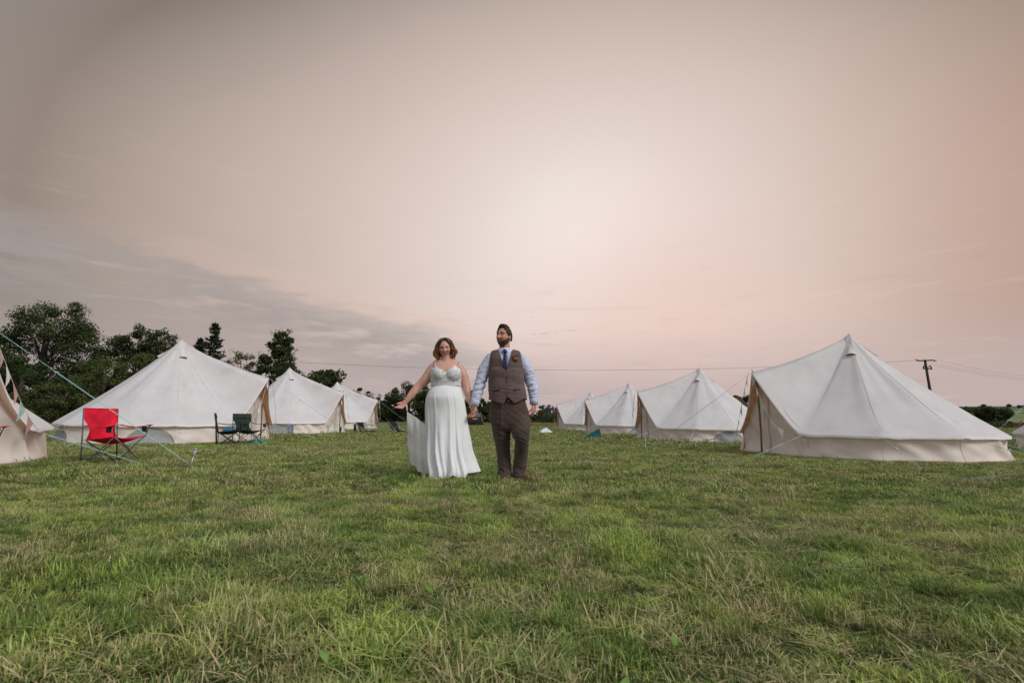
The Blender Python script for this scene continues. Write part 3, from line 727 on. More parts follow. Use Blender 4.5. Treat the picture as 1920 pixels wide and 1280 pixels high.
def hills():
    V = []; Fc = []; xs = np.linspace(-1500, 1900, 171); ys = np.linspace(330, 1700, 56)
    def hz(x, y):
        t = smooth01((y-330)/480); r = .5+.5*math.tanh((x-330)/160)
        h = (7+15*r+2*nz(x*.004, y*.004)+2*nz(x*.015, y*.01, 5))*t
        return h-smooth01((y-1000)/700)*30-.6
    for y in ys:
        for x in xs: V.append((x, y, hz(x, y)))
    W = len(xs)
    for j in range(len(ys)-1):
        for i in range(W-1): Fc.append((j*W+i, j*W+i+1, (j+1)*W+i+1, (j+1)*W+i))
    o = mesh_obj('hills', V, Fc, hill_material()); o['kind'] = 'structure'
    return hz
hz = hills()
yf = vary_ground('stubble_field', (.17, .18, .07), (.22, .21, .09), (.25, .22, .11))
b = MB(); b.grid(lambda i, j: Vector((lerp(115, 330, i/10), lerp(128, 235, j/8), lerp(.12, .95, j/8)+.02*nz(i, j))), 10, 8); o = b.build('stubble_field', yf); o['kind'] = 'structure'
def ridge_tree(px, py, Y, wpx, label, seed):
    wpx *= .62; py += 2
    return tree(px, py, Y, wpx, label, seed, 'far', 10, 50, leaf=Y*.006, shape=[(0, .62, .5, .34)], base=at(px, py+wpx*.55, Y).z, trunk=.3, group='small trees on the far ridge', airy=3)
ridge_tree(1891, 757, 640, 8, 'lone tree on the ridge above the largest tent', 61)
ridge_tree(1911, 759, 640, 6, 'tiny tree on the ridge near the right edge', 62)
ridge_tree(1919, 759, 640, 5, 'tiny tree on the ridge cut by the right edge', 63)
ridge_tree(1844, 757, 640, 9, 'small bushy clump on the ridge left of the lone tree', 64)
for i, (px, py, wd) in enumerate([(1016, 758, 10), (1024, 760, 9), (1032, 758, 11), (1041, 761, 9), (1047, 762, 8)]):
    tree(px, py, 260, wd*1.3, ['first', 'second', 'third', 'fourth', 'fifth'][i]+' hazy grey-green tree from the left above the hedge by the groom', 70+i, 'far', 16, 60, leaf=1.2, shape=[(0, .5, .5, .46)], base=0, trunk=.4, group='hazy trees beyond the hedge', low=.02, airy=3)
# ---------------------------------------------------------------- people
PY = 6.18
def C(cx, cy, dy=0.): return at(730+cx/3.88, 590+cy/3.88, PY+dy)
K = PY/F/3.88
def skin_mat(name, tint):
    m = bpy.data.materials.new(name); m.use_nodes = True; nt = m.node_tree; b = nt.nodes['Principled BSDF']
    an = nt.nodes.new('ShaderNodeAttribute'); an.attribute_name = 'skin'; tc = nt.nodes.new('ShaderNodeTexCoord')
    n1 = noisen(nt, N(nt, tc.outputs['Object']), 22, 4, .6)
    c = mixc(nt, n1.step(.35, .7)*.22, N(nt, an.outputs['Color']), tint)
    nt.links.new(c.s, b.inputs['Base Color']); b.inputs['Roughness'].default_value = .48; b.inputs['Specular IOR Level'].default_value = .4
    b.inputs['Subsurface Weight'].default_value = .12; b.inputs['Subsurface Radius'].default_value = (.02, .008, .004); b.inputs['Subsurface Scale'].default_value = .5
    bn = nt.nodes.new('ShaderNodeBump'); bn.inputs['Strength'].default_value = .12; bn.inputs['Distance'].default_value = .004
    nt.links.new(noisen(nt, N(nt, tc.outputs['Object']), 180, 3, .6).s, bn.inputs['Height']); nt.links.new(bn.outputs[0], b.inputs['Normal'])
    return m
def attr_mat(name, attr, rough=.6, spec=.3, nscale=60, namp=.35, bump=.3, bs=120, trans=0.):
    m = bpy.data.materials.new(name); m.use_nodes = True; nt = m.node_tree; b = nt.nodes['Principled BSDF']
    an = nt.nodes.new('ShaderNodeAttribute'); an.attribute_name = attr; tc = nt.nodes.new('ShaderNodeTexCoord'); o = N(nt, tc.outputs['Object'])
    k = noisen(nt, o, nscale, 4, .6).step(.3, .7, 1-namp, 1)
    sx = nt.nodes.new('ShaderNodeCombineColor')
    for i in range(3): nt.links.new(k.s, sx.inputs[i])
    c = mixc(nt, 1., N(nt, an.outputs['Color']), N(nt, sx.outputs[0]), 'MULTIPLY')
    nt.links.new(c.s, b.inputs['Base Color']); b.inputs['Roughness'].default_value = rough; b.inputs['Specular IOR Level'].default_value = spec
    bn = nt.nodes.new('ShaderNodeBump'); bn.inputs['Strength'].default_value = bump; bn.inputs['Distance'].default_value = .004
    nt.links.new(noisen(nt, o, bs, 4, .6).s, bn.inputs['Height']); nt.links.new(bn.outputs[0], b.inputs['Normal'])
    return m
def tweed(name, c1, c2, line):
    m = bpy.data.materials.new(name); m.use_nodes = True; nt = m.node_tree; b = nt.nodes['Principled BSDF']
    tc = nt.nodes.new('ShaderNodeTexCoord'); o = N(nt, tc.outputs['Object']); sp = nt.nodes.new('ShaderNodeSeparateXYZ'); nt.links.new(o.s, sp.inputs[0])
    x, y, z = (N(nt, sp.outputs[i]) for i in range(3))
    c = mixc(nt, noisen(nt, o, 260, 3, .7).step(.3, .7), c1, c2)
    c = mixc(nt, noisen(nt, o, 9, 3, .5).step(.35, .7)*.25, c, tuple(v*1.35 for v in c2))
    lz = ((z+x*.04)*(1/.062)).f('FRACT').step(.04, .055, 1, 0); lx = (x*(1/.058)+.35).f('FRACT').step(.035, .05, 1, 0)
    c = mixc(nt, (lz*.38).f('MAXIMUM', lx*.2), c, line)
    lf = (z*(1/.0155)).f('FRACT').step(.14, .2, 1, 0); lg = (x*(1/.0145)).f('FRACT').step(.14, .2, 1, 0)
    c = mixc(nt, (lf+lg)*.12, c, tuple(v*.45 for v in c1))
    nt.links.new(c.s, b.inputs['Base Color']); b.inputs['Roughness'].default_value = .92; b.inputs['Specular IOR Level'].default_value = .1
    b.inputs['Sheen Weight'].default_value = .15
    bn = nt.nodes.new('ShaderNodeBump'); bn.inputs['Strength'].default_value = .4; bn.inputs['Distance'].default_value = .003
    nt.links.new(noisen(nt, o, 320, 3, .7).s, bn.inputs['Height']); nt.links.new(bn.outputs[0], b.inputs['Normal'])
    return m
def remesh(mb, voxel, smooth=3):
    me = bpy.data.meshes.new('tmp'); me.from_pydata([tuple(v) for v in mb.V], [], mb.F); me.update()
    bm = bmesh.new(); bm.from_mesh(me); bmesh.ops.recalc_face_normals(bm, faces=bm.faces); bm.to_mesh(me); bm.free()
    o = bpy.data.objects.new('tmp', me); COL.objects.link(o)
    r = o.modifiers.new('r', 'REMESH'); r.mode = 'VOXEL'; r.voxel_size = voxel
    s = o.modifiers.new('s', 'SMOOTH'); s.factor = .5; s.iterations = smooth
    dg = bpy.context.evaluated_depsgraph_get(); dg.update(); ev = o.evaluated_get(dg); m2 = bpy.data.meshes.new_from_object(ev)
    bpy.data.objects.remove(o); bpy.data.meshes.remove(me)
    n = len(m2.vertices); V = np.empty(n*3, np.float32); m2.vertices.foreach_get('co', V); Nn = np.empty(n*3, np.float32); m2.vertices.foreach_get('normal', Nn)
    return m2, V.reshape(-1, 3), Nn.reshape(-1, 3)
def place(name, me, mat, parent, V=None, attrs=None):
    if V is not None: me.vertices.foreach_set('co', V.astype(np.float32).ravel())
    me.materials.clear(); me.materials.append(mat); me.polygons.foreach_set('use_smooth', [True]*len(me.polygons)); me.update(); me.name = name
    for k, a in (attrs or {}).items():
        q = me.color_attributes.new(k, 'FLOAT_COLOR', 'POINT'); q.data.foreach_set('color', a.astype(np.float32).ravel())
    return link(bpy.data.objects.new(name, me), parent)
def sec(cl, cr, cy, ry, dy=0.):
    a, b = C(cl, cy, dy), C(cr, cy, dy); return ((a+b)/2, (b-a).length/2, ry)
def loft(mb, secs, n=32, p=2.3):
    V = []; m = len(secs)
    for c, rx, ry in secs:
        for k in range(n):
            a = 2*math.pi*k/n; ca, sa = math.cos(a), math.sin(a)
            V.append(c+Vector((rx*math.copysign(abs(ca)**(2/p), ca), ry*math.copysign(abs(sa)**(2/p), sa), 0)))
    Fc = [(i*n+k, i*n+(k+1) % n, (i+1)*n+(k+1) % n, (i+1)*n+k) for i in range(m-1) for k in range(n)]
    Fc += [tuple(range(n-1, -1, -1)), tuple(range((m-1)*n, m*n))]
    mb.add(V, Fc)
def chain(mb, pts, rr, n=28, sub=6):
    """smooth tapering limb through pts (Catmull-Rom)"""
    pts = [Vector(p) for p in pts]; P = []; Rr = []
    for i in range(len(pts)-1):
        p0, p1, p2, p3 = pts[max(i-1, 0)], pts[i], pts[i+1], pts[min(i+2, len(pts)-1)]
        for k in range(sub):
            t = k/sub; P.append(.5*((2*p1)+(p2-p0)*t+(2*p0-5*p1+4*p2-p3)*t*t+(3*p1-p0-3*p2+p3)*t**3)); Rr.append(lerp(rr[i], rr[i+1], t))
    P.append(pts[-1]); Rr.append(rr[-1]); mb.tube(P, Rr, n)
    mb.ball(P[0], Rr[0]*.99); mb.ball(P[-1], Rr[-1]*.99)
def hand(mb, w, d, nrm, sc, curl, spread=.12, thumb=(.7, .75, .15), side=1, curls=None):
    d = d.normalized(); nrm = (nrm-d*nrm.dot(d)).normalized(); s = d.cross(nrm)*side
    rot = Matrix((s, d, nrm)).transposed()
    mb.ball(w+d*.045*sc, Vector((.040, .054, .0165))*sc, 14, 10, rot)
    mb.ball(w+d*.02*sc+s*.020*sc+nrm*.006*sc, Vector((.020, .032, .017))*sc, 10, 8, rot)
    mb.tube([w-d*.03*sc, w+d*.03*sc], [.024*sc, .027*sc], 10)
    for k in range(4):
        off = (1.5-k)*.0195*sc; L = (.92, 1.03, .97, .78)[k]*sc; b0 = w+d*.085*sc+s*off-d*(.004*abs(k-1.2))*sc
        fd = (d+s*spread*(1.5-k)/1.5).normalized(); P = [b0-fd*.03*sc, b0]; a = 0; cu = curls[k] if curls else curl
        for i, l in enumerate((.042, .026, .021)):
            a += cu*(1., 1.15, .8)[i]; dd = fd*math.cos(a)+nrm*math.sin(a); P.append(P[-1]+dd*l*L)
        mb.tube(P, [.0098*sc, .0100*sc, .0090*sc, .0080*sc, .0064*sc], 8); mb.ball(P[-1], .0064*sc, 8, 6)
    t0 = w+d*.022*sc+s*.026*sc; td = (s*thumb[0]+d*thumb[1]+nrm*thumb[2]).normalized(); td2 = (s*thumb[0]*.35+d*thumb[1]+nrm*(thumb[2]+.25)).normalized()
    P = [t0, t0+td*.038*sc, t0+td*.038*sc+td2*.030*sc, t0+td*.038*sc+td2*.052*sc]; mb.tube(P, [.0135*sc, .0118*sc, .0105*sc, .008*sc], 8); mb.ball(P[-1], .008*sc, 8, 6)
def G2(x, z, x0, z0, sx, sz): return np.exp(-((x-x0)/sx)**2-((z-z0)/sz)**2)
def head_pts(sx=1., sy=1., sz=1., smile=0., beard=0., plump=0.):
    """head surface as a grid in head space: x viewer's right, y towards viewer, z up; (n,3)"""
    nu, nv = 96, 80; V = []
    a = np.linspace(0, 2*np.pi, nu, endpoint=False); b = np.linspace(.02, np.pi-.02, nv); A, B = np.meshgrid(a, b)
    x = np.sin(B)*np.sin(A); y = np.sin(B)*np.cos(A); z = np.cos(B)
    X = x*.077; Y = y*.096; Z = z*.118
    t = np.clip((-Z-.008)/.11, 0, 1); X = X*(1-(.27-plump*.15)*t**1.3); back = (Y < 0); Y = np.where(back, Y*(1-.45*t), Y*(1-.07*t))
    X = X*(1-.05*G2(X*0, Z, 0, .015, 1, .02)*(np.abs(X) > .05))
    f = np.clip(Y/.07, 0, 1); ax = np.abs(X)
    Y = Y-f*.004*np.exp(-(X/.05)**2)
    ns = np.clip((.022-Z)/.046, 0, 1)**1.2*(1-1/(1+np.exp((Z+.030)/-.0022))) ; ns = np.clip((.024-Z)/.046, 0, 1)**1.2/(1+np.exp(-(Z+.031)/.0022))
    dY = .031*np.exp(-(X/.0105)**2)*ns + .011*G2(ax, Z, .0125, -.025, .007, .008) - .0165*G2(ax, Z, .031, .012, .0155, .0105) + .006*G2(ax, Z, .028, .031, .022, .0075)
    dY += (.006+.004*smile+.004*plump)*G2(ax, Z, .043, -.020, .017, .017)+.0058*G2(X, Z, 0, -.0485, .021, .0048)+.0070*G2(X, Z, 0, -.0605, .017, .0055)-.0050*G2(X, Z-.15*ax*smile, 0, -.0545, .022, .0024)
    dY += .010*G2(X, Z, 0, -.092, .019, .014)-.004*G2(X, Z, 0, -.073, .02, .005)+.005*G2(ax, Z, .031, .0105, .012, .0055)
    Y = Y+dY*f
    V = np.stack([X*sx, Y*sy, Z*sz], -1).reshape(-1, 3)
    top = np.array([[0, 0, .118*sz]]); bot = np.array([[0, .0, -.118*sz]])
    V = np.concatenate([V, top, bot]); Fc = []
    for j in range(nv-1):
        for i in range(nu): Fc.append((j*nu+i, (j+1)*nu+i, (j+1)*nu+(i+1) % nu, j*nu+(i+1) % nu))
    for i in range(nu): Fc.append((nu*nv, i, (i+1) % nu)); Fc.append((nu*nv+1, (nv-1)*nu+(i+1) % nu, (nv-1)*nu+i))
    return V, Fc
def head_frame(c, yaw, pitch, roll):
    """matrix head space -> world. yaw>0 turns to viewer's right, pitch>0 tips the chin down"""
    B = Matrix(((1, 0, 0), (0, -1, 0), (0, 0, 1)))          # head y -> world -Y
    Rz = Matrix.Rotation(yaw, 3, 'Z'); Rx = Matrix.Rotation(pitch, 3, 'X'); Ry = Matrix.Rotation(roll, 3, 'Y')
    return Matrix.Translation(c) @ (Rz @ Ry @ Rx @ B).to_4x4()
def add_head(mb, M4, sx, sy, sz, **k):
    V, Fc = head_pts(sx, sy, sz, **k); mb.add([M4 @ Vector(v) for v in V], Fc)
    for s in (-1, 1):
        c = M4 @ Vector((s*.078*sx, -.008, -.004*sz)); rot = M4.to_3x3() @ Matrix.Rotation(s*-.35, 3, 'Z')
        mb.ball(c, Vector((.009, .017, .030))*sz, 10, 8, rot)
def local(V, M4):
    Mi = np.array(M4.inverted()); return V@Mi[:3, :3].T+Mi[:3, 3]
def npn(V, s, o=0.):
    return np.array([mnoise.noise(Vector((v[0]*s+o, v[1]*s, v[2]*s))) for v in V])
def base_skin(V, rgb): a = np.ones((len(V), 4)); a[:, :3] = rgb; return a
def blend(A, mask, rgb): A[:, :3] = A[:, :3]*(1-mask[:, None])+np.array(rgb)*mask[:, None]
def lock(mb, pts, r, n=5): 
    rr = [r*(.75+.25*math.sin(math.pi*min(1, i/(len(pts)-1)*1.3))) for i in range(len(pts))]; rr[-1] = r*.2; mb.tube(pts, rr, n)

# ---- groom ----------------------------------------------------
def groom():
    T = thing('person', 'bearded man in brown checked waistcoat and trousers, navy tie, holding hands with the bride', 'person', (C(865, 1200).x, PY, gz(.3, PY)), 0, 'couple walking hand in hand')
    mw = Matrix.Translation(-Vector(T.location)); L = Vector(T.location)
    HM = head_frame(C(834, 162, -.01), R(-36), R(-5), R(3))
    mb = MB(); add_head(mb, HM, 1.10, 1.05, 1.10, beard=1, plump=.5)
    chain(mb, [C(842, 320, .03), C(840, 270, .02), C(838, 205, .015)], [.085, .066, .062])
    loft(mb, [sec(765, 940, 290, .08, .02), sec(735, 960, 310, .105, .01), sec(735, 962, 360, .12), sec(738, 965, 480, .135, -.01), sec(745, 975, 600, .14, -.01), sec(745, 1000, 700, .13)])
    armL = [C(735, 325), C(695, 400, .01), C(668, 475, .0), C(642, 560, -.03), C(622, 655, -.06)]
    armR = [C(957, 322), C(1003, 400, .02), C(1028, 480, .04), C(1050, 560, .02), C(1053, 650, 0)]
    chain(mb, armL, [.058, .052, .045, .040, .030]); chain(mb, armR, [.058, .052, .045, .040, .030])
    wL = C(618, 668, -.07); hand(mb, wL, C(610, 730, -.075)-wL, Vector((-.45, -.55, -.1)), 1.05, .62, .05, (.55, .6, .6), side=-1)
    wR = C(1053, 660, -.01); hand(mb, wR, C(1046, 730, -.02)-wR, Vector((-.6, .25, 0)), 1.0, .55, .05, (.5, .8, .3), side=-1)
    legs = [([C(795, 730), C(817, 850, .02), C(830, 960, .05), C(838, 1100, .06), C(840, 1180, .02)], [.085, .075, .06, .055, .045]),
            ([C(930, 730), C(955, 830, -.07), C(962, 900, -.09), C(955, 1000, -.02), C(946, 1150, .02)], [.085, .08, .062, .058, .045])]
    for P, r in legs: chain(mb, P, r)
    me, V, Nn = remesh(mb, .0038, 2)
    q = local(V, HM); A = base_skin(V, (.55, .27, .195)); x, y, z = q[:, 0]/1.10, q[:, 1]/1.05, q[:, 2]/1.10; ax = np.abs(x); hd = (np.abs(x) < .1)*(np.abs(y) < .14)*(z > -.135)*(z < .13)
    fr = hd*(y > .0)
    sm = lambda v, a, b: np.clip((v-a)/(b-a), 0, 1)**2*(3-2*np.clip((v-a)/(b-a), 0, 1))
    fi = np.degrees(np.arctan2(ax, y)); zl = np.interp(fi, [0, 25, 50, 72, 84, 100], [-.040, -.048, -.038, -.014, .016, .018]); bd = np.clip((zl-z+.004)/.010, 0, 1)*sm(97-fi, 0, 6)*hd*sm(z, -.135, -.12)
    bd = bd*(1-G2(x, z, 0, -.0555, .021, .0085)*1.0)*(1-.3*G2(ax, z, .035, -.040, .008, .008))*(ax < .0755); bd = np.maximum(bd, fr*G2(x, z, 0, -.0405, .027, .0055)*.95)
    bd *= (y > -.055)*(q[:, 2] > -.135); bd *= np.where(z < -.085, sm(y, .0, .03), 1.)
    nzb = npn(V, 160.)*.5+.5
    blend(A, np.clip(bd*(.88+.3*nzb), 0, 1), (.050, .024, .016))
    blend(A, fr*G2(x, z, 0, -.0545, .021, .0065)*.8, (.36, .12, .10))
    blend(A, np.clip(fr*G2(ax, z-.0*ax, .030, .0345, .019, .0055)*2.2, 0, 1), (.035, .018, .012))
    blend(A, np.clip(fr*G2(ax, z, .031, .0165, .0155, .0042)*1.8, 0, 1)*.95, (.07, .035, .025)); blend(A, fr*G2(ax, z, .031, .012, .019, .012)*.5, (.14, .07, .05))
    blend(A, fr*G2(ax, z, .045, -.012, .02, .016)*.35, (.55, .22, .17)); blend(A, fr*G2(x, z, 0, -.022, .012, .012)*.3, (.55, .24, .18))
    blend(A, hd*sm(ax, .074, .08)*(np.abs(z) < .05)*.4, (.55, .22, .17))
    V2 = V+Nn*(bd*(.001+.004*nzb))[:, None]
    hz_ = (V[:, 2]+0 < 1.10)*.35; blend(A, hz_, (.48, .20, .15))
    M['skin_g'] = skin_mat('skin_tanned', (.50, .24, .18))
    body = place('body', me, M['skin_g'], T, V2-np.array(L), {'skin': A})
    # eyes
    for s in (-1, 1):
        b = MB(); b.ball(HM @ Vector((s*.0335, .0815, .0125)), (.0095, .0075, .0052), 12, 8, HM.to_3x3().to_quaternion().to_matrix() if False else None); e = b.build('eye', material('eye_white', (.55, .50, .47), .3, .02), T, mw=mw)
        b = MB(); b.ball(HM @ Vector((s*.0335-.002, .0865, .0126)), .0056, 10, 6); b.build('iris', material('eye_iris', (.03, .02, .015), .25, .02), e, mw=mw)
    # hair: scalp shell with many short locks
    mb = MB(); rg = random.Random(3)
    def scalp(a, b_, o=0.):    # a azimuth (0 front), b_ polar from top
        x, y, z = math.sin(b_)*math.sin(a), math.sin(b_)*math.cos(a), math.cos(b_); return Vector((x*(.083+o)*1.06, y*(.100+o)*1.03, z*(.124+o)*1.05))
    def bmax(a): a = abs((a+math.pi) % (2*math.pi)-math.pi); return lerp(.66, 1.42, smooth01((a-.55)/.75)) if a < 1.3 else lerp(1.42, 1.82, smooth01((a-1.3)/1.1))
    nA, nB = 40, 12
    V_ = [scalp(2*math.pi*i/nA, bmax(2*math.pi*i/nA)*j/nB, (.006+.005*nz(i*.9, j*.9)+.020*smooth01(1-(bmax(2*math.pi*i/nA)*j/nB)/1.15)*(1 if math.cos(2*math.pi*i/nA) > -.2 else .5)) if j < nB else -.006) for j in range(1, nB+1) for i in range(nA)]+[scalp(0, 0, .022)]
    Fc = [(j*nA+i, (j+1)*nA+i, (j+1)*nA+(i+1) % nA, j*nA+(i+1) % nA) for j in range(nB-1) for i in range(nA)]+[(len(V_)-1, i, (i+1) % nA) for i in range(nA)]
    mb.add([HM @ v for v in V_], Fc)
    for _ in range(800):
        a = rg.uniform(-math.pi, math.pi); bm_ = bmax(a); b0 = bm_*math.sqrt(rg.uniform(0, 1)); p = scalp(a, b0, .003+.018*smooth01(1-b0/1.15)*(1 if abs(a) < 1.8 else .5))
        topf = smooth01(1-b0/1.1)*(1 if abs(a) < 1.9 else .6); ln = lerp(.008, .030, topf)*rg.uniform(.7, 1.25)
        nr = p.normalized(); flow = Vector((-.35+.6*rg.uniform(-1, 1), .25 if abs(a) < 1.2 else -.2, .0))+Vector((0, 0, .45 if topf > .3 else -.8))
        if abs(a) > 1.2 and topf <= .3: flow = Vector((0, -.3, -.9))
        d = (nr*lerp(.20, .32, topf)+Vector((-.75, .25*rg.uniform(-1, 1.6), -.05))*topf*1.1+flow*lerp(.8, .25, topf)).normalized(); k = rg.uniform(-1, 1)*.010*topf
        lock(mb, [HM @ (p-nr*.004), HM @ (p+d*ln*.5+nr*.005), HM @ (p+d*ln*.9+Vector((k, .004, -.001))), HM @ (p+d*ln*.85+Vector((k*1.8-.004, .010*topf, -.006*topf)))], rg.uniform(.0024, .0050), 5)
    mb.build('hair', material('brown_hair', (.050, .024, .015), .5, .4, 60, .4, 200), T, mw=mw)
    # shirt ---------------------------------------------------
    mb = MB()
    loft(mb, [sec(790, 905, 262, .075, .02), sec(765, 930, 268, .085, .02), sec(728, 968, 288, .105, .01), sec(722, 968, 315, .122, .01), sec(724, 970, 370, .137, 0), sec(730, 975, 480, .148, -.01), sec(735, 985, 600, .15, -.01)])
    chain(mb, [C(742, 318, .01), C(692, 400, .01), C(668, 475, .0), C(642, 560, -.03), C(626, 630, -.055)], [.074, .073, .069, .061, .050])
    chain(mb, [C(950, 315, .01), C(1000, 400, .02), C(1026, 480, .04), C(1050, 560, .02), C(1053, 620, .0)], [.074, .073, .069, .062, .052])
    me, V, Nn = remesh(mb, .0075, 3)
    h = V[:, 2]; cxw = V[:, 0]
    arm = np.clip((np.abs(cxw-C(848, 400).x)-.20)/.05, 0, 1)
    w1 = npn(np.stack([V[:, 0]*.6+V[:, 2]*.35, V[:, 1]*.6, V[:, 2]*2.6-V[:, 0]*.8], 1), 11.)
    w2 = npn(np.stack([V[:, 0], V[:, 1], V[:, 2]*2.2], 1), 24., 5)
    el = np.exp(-((h-C(650, 520).z)/.22)**2)
    rid = 1-np.abs(w1)*2.6
    w3 = npn(V, 7., 9)*.5+.5
    V2 = V+Nn*((.0085*rid*arm*(.2+el)*w3*1.3+.007*w2*(.4+arm*w3)))[:, None]
    M['shirt'] = material('pale_blue_shirt', (.60, .63, .80), .8, .04, 20, .25, 300, trans=.06)
    sh = place('shirt', me, M['shirt'], T, V2-np.array(L))
    for P, nm in (([C(629, 622, -.055), C(619, 664, -.07)], 0), ([C(1053, 612, .0), C(1051, 652, -.01)], 1)):
        b = MB(); a, c = P; d = (c-a)
        b.tube([a, a+d*.08, c-d*.05, c, c-d*.08], [.048, .053, .049, .047, .041], 20, False); b.build('cuff', M['shirt'], sh, mw=mw)
    # collar: two folded wings
    nb = C(838, 262, .0)
    for s in (-1, 1):
        b = MB()
        def cw_(i, j):
            a = i/12*math.pi*.94; r = lerp(.073, .082+.012*j, j); x = s*math.sin(a)*r; y = -math.cos(a)*r*.98
            zt = lerp(.030, .010-(.012+.034*max(0, 1-abs(a-.42)/1.0) if a > .42 else .046*(a/.42)), j)+.012*smooth01((a-1.2)/1.2)
            return nb+Vector((x+s*.0*j, y-.004*j-.016*j*smooth01(1-a/1.), zt+.002))
        b.grid(cw_, 12, 3 if False else 1); b.build('collar', M['shirt'], sh, mw=mw)
    b = MB(); b.grid(lambda i, j: nb+Vector((math.sin(i/24*2*math.pi)*(.072-.0*j), -math.cos(i/24*2*math.pi)*.070, lerp(-.03, .030, j)+.012*smooth01((abs(math.pi-abs(i/24*2*math.pi-math.pi))-1.2)/1.2))), 24, 1, True); b.build('collar_band', M['shirt'], sh, mw=mw)
    # tie
    b = MB(); tz = [(838, 257, .018), (846, 262, .022), (843, 276, .018), (845, 300, .026), (847, 350, .031), (849, 405, .034), (850, 430, .02)]
    def fronty(cy): return -lerp(.085, .155, smooth01((cy-255)/110))
    def tie(i, j):
        cx, cy, wd = tz[j]; p = C(cx, cy, fronty(cy)-.012); u = (i-3)/3; return p+Vector((u*wd, .010*u*u, 0))
    b.grid(tie, 6, 6); 
    tm = bpy.data.materials.new('navy_print_tie'); tm.use_nodes = True; nt = tm.node_tree; pb = nt.nodes['Principled BSDF']; tcn = nt.nodes.new('ShaderNodeTexCoord')
    cc = mixc(nt, noisen(nt, N(nt, tcn.outputs['Object']), 55, 2, .5).step(.60, .64), (.004, .008, .055), (.12, .14, .30)); nt.links.new(cc.s, pb.inputs['Base Color']); pb.inputs['Roughness'].default_value = .45
    b.build('tie', tm, T, mw=mw)
    b = MB(); b.tube([C(842, 257, -.098), C(843, 262, -.108), C(844, 272, -.112), C(844, 278, -.112)], [.016, .0225, .017, .011], 12); b.build('tie_knot', tm, T, mw=mw)
    # waistcoat ------------------------------------------------
    prof = [(262, 738, 950, .088), (285, 730, 962, .112), (320, 727, 966, .134), (370, 725, 972, .150), (430, 724, 976, .158), (500, 725, 980, .165), (560, 727, 988, .170), (620, 727, 997, .170), (655, 727, 1000, .168)]
    def body_at(cy):
        for a, b_ in zip(prof, prof[1:]):
            if cy <= b_[0]: t = max(0, (cy-a[0])/(b_[0]-a[0])); return [lerp(a[k], b_[k], t) for k in range(4)]
        return prof[-1]
    def top_cy(a):         # a: 0 front centre, +-pi back (viewer's right positive)
        s = abs(a); sx = math.sin(s)
        if s < 1.57: 
            if sx < .43: return lerp(402, 258, sx/.43)
            if sx < .86: return lerp(258, 268, (sx-.43)/.43)
            return lerp(268, 395, smooth01((sx-.86)/.14)**.8)
        if sx < .35: return 262
        if sx < .80: return 262
        return lerp(265, 395, smooth01((sx-.80)/.20)**.8)
    def bot_cy(a):
        s = a; sx = math.sin(s)
        if math.cos(s) < 0: return 618
        xr = sx*135+12
        if xr < -10: return lerp(652, 618, smooth01((-10-xr)/115))
        if xr < 10: return lerp(652, 602, (xr+10)/20)
        if xr < 48: return lerp(602, 646, (xr-10)/38)
        return lerp(646, 614, smooth01((xr-48)/85))
    mbv = MB(); nA, nB = 140, 40
    def vest(i, j):
        a = 2*math.pi*i/nA-math.pi; t = j/nB; cy = lerp(top_cy(a), bot_cy(a), t); _, l, r_, ry = body_at(cy); dyc = -.01 if cy > 400 else .005
        c = (C(l, cy, dyc)+C(r_, cy, dyc))/2; rx = (C(r_, cy, dyc)-C(l, cy, dyc)).length/2+.004
        sx, cs = math.sin(a), -math.cos(a); p = 2/2.35
        v = c+Vector((rx*math.copysign(abs(sx)**p, sx), ry*math.copysign(abs(cs)**p, cs), 0))
        nrm = Vector((sx, cs, 0)); f = .004*nz(v.x*9, v.y*6, v.z*24)+.006*nz(v.x*5+v.z*7, v.y*5, v.z*9)+.005*math.exp(-((cy-560)/60)**2)*math.sin(v.z*150+v.x*20)*.5
        return v+nrm*f
    mbv.grid(vest, nA, nB, True)
    M['tweed'] = tweed('brown_check_tweed', (.080, .054, .050), (.160, .112, .104), (.30, .20, .165)); M['lining'] = material('waistcoat_lining', (.03, .02, .018), .5, .1)
    ve = mbv.build('waistcoat', M['tweed'], T, mw=mw)
    sd = ve.modifiers.new('thickness', 'SOLIDIFY'); sd.thickness = .005; sd.offset = -1
    def vfront(cx, cy, o=.004):
        _, l, r_, ry = body_at(cy); u = (cx-(l+r_)/2)/((r_-l)/2); y = -ry*(max(0, 1-abs(u)**2.35))**(1/2.35)-o; return C(cx, cy, y-.01)
    for cy in (420, 455, 497, 540, 585):
        b = MB(); b.ball(vfront(853, cy, .006), (.0075, .004, .0075), 10, 6); b.build('button', M['lining'], ve, mw=mw)
    for xa, ya, xb, yb in ((757, 553, 806, 545), (905, 545, 953, 542)):
        b = MB(); b.tube([vfront(lerp(xa, xb, k/4), lerp(ya, yb, k/4), .012) for k in range(5)], .0075, 6); b.build('pocket_welt', M['lining'], ve, mw=mw)
    b = MB(); b.tube([vfront(lerp(849, 856, k/8), lerp(405, 600, k/8), .003) for k in range(9)], .0028, 5); b.build('front_seam', M['lining'], ve, mw=mw)
    for s, pts in ((-1, [(795, 262), (815, 320), (835, 370), (848, 402)]), (1, [(893, 262), (882, 320), (866, 365), (849, 402)])):
        b = MB(); b.tube([vfront(a, c_, .003) for a, c_ in pts], .0030, 6); b.build('edge_piping', M['lining'], ve, mw=mw)
    # buttonhole flowers
    fl = MB(); B_ = vfront(918, 318, .012)
    F_ = thing('boutonniere', 'orange and pink flower buttonhole pinned on the brown waistcoat', 'flower', tuple(B_))
    fw = Matrix.Translation(-B_)
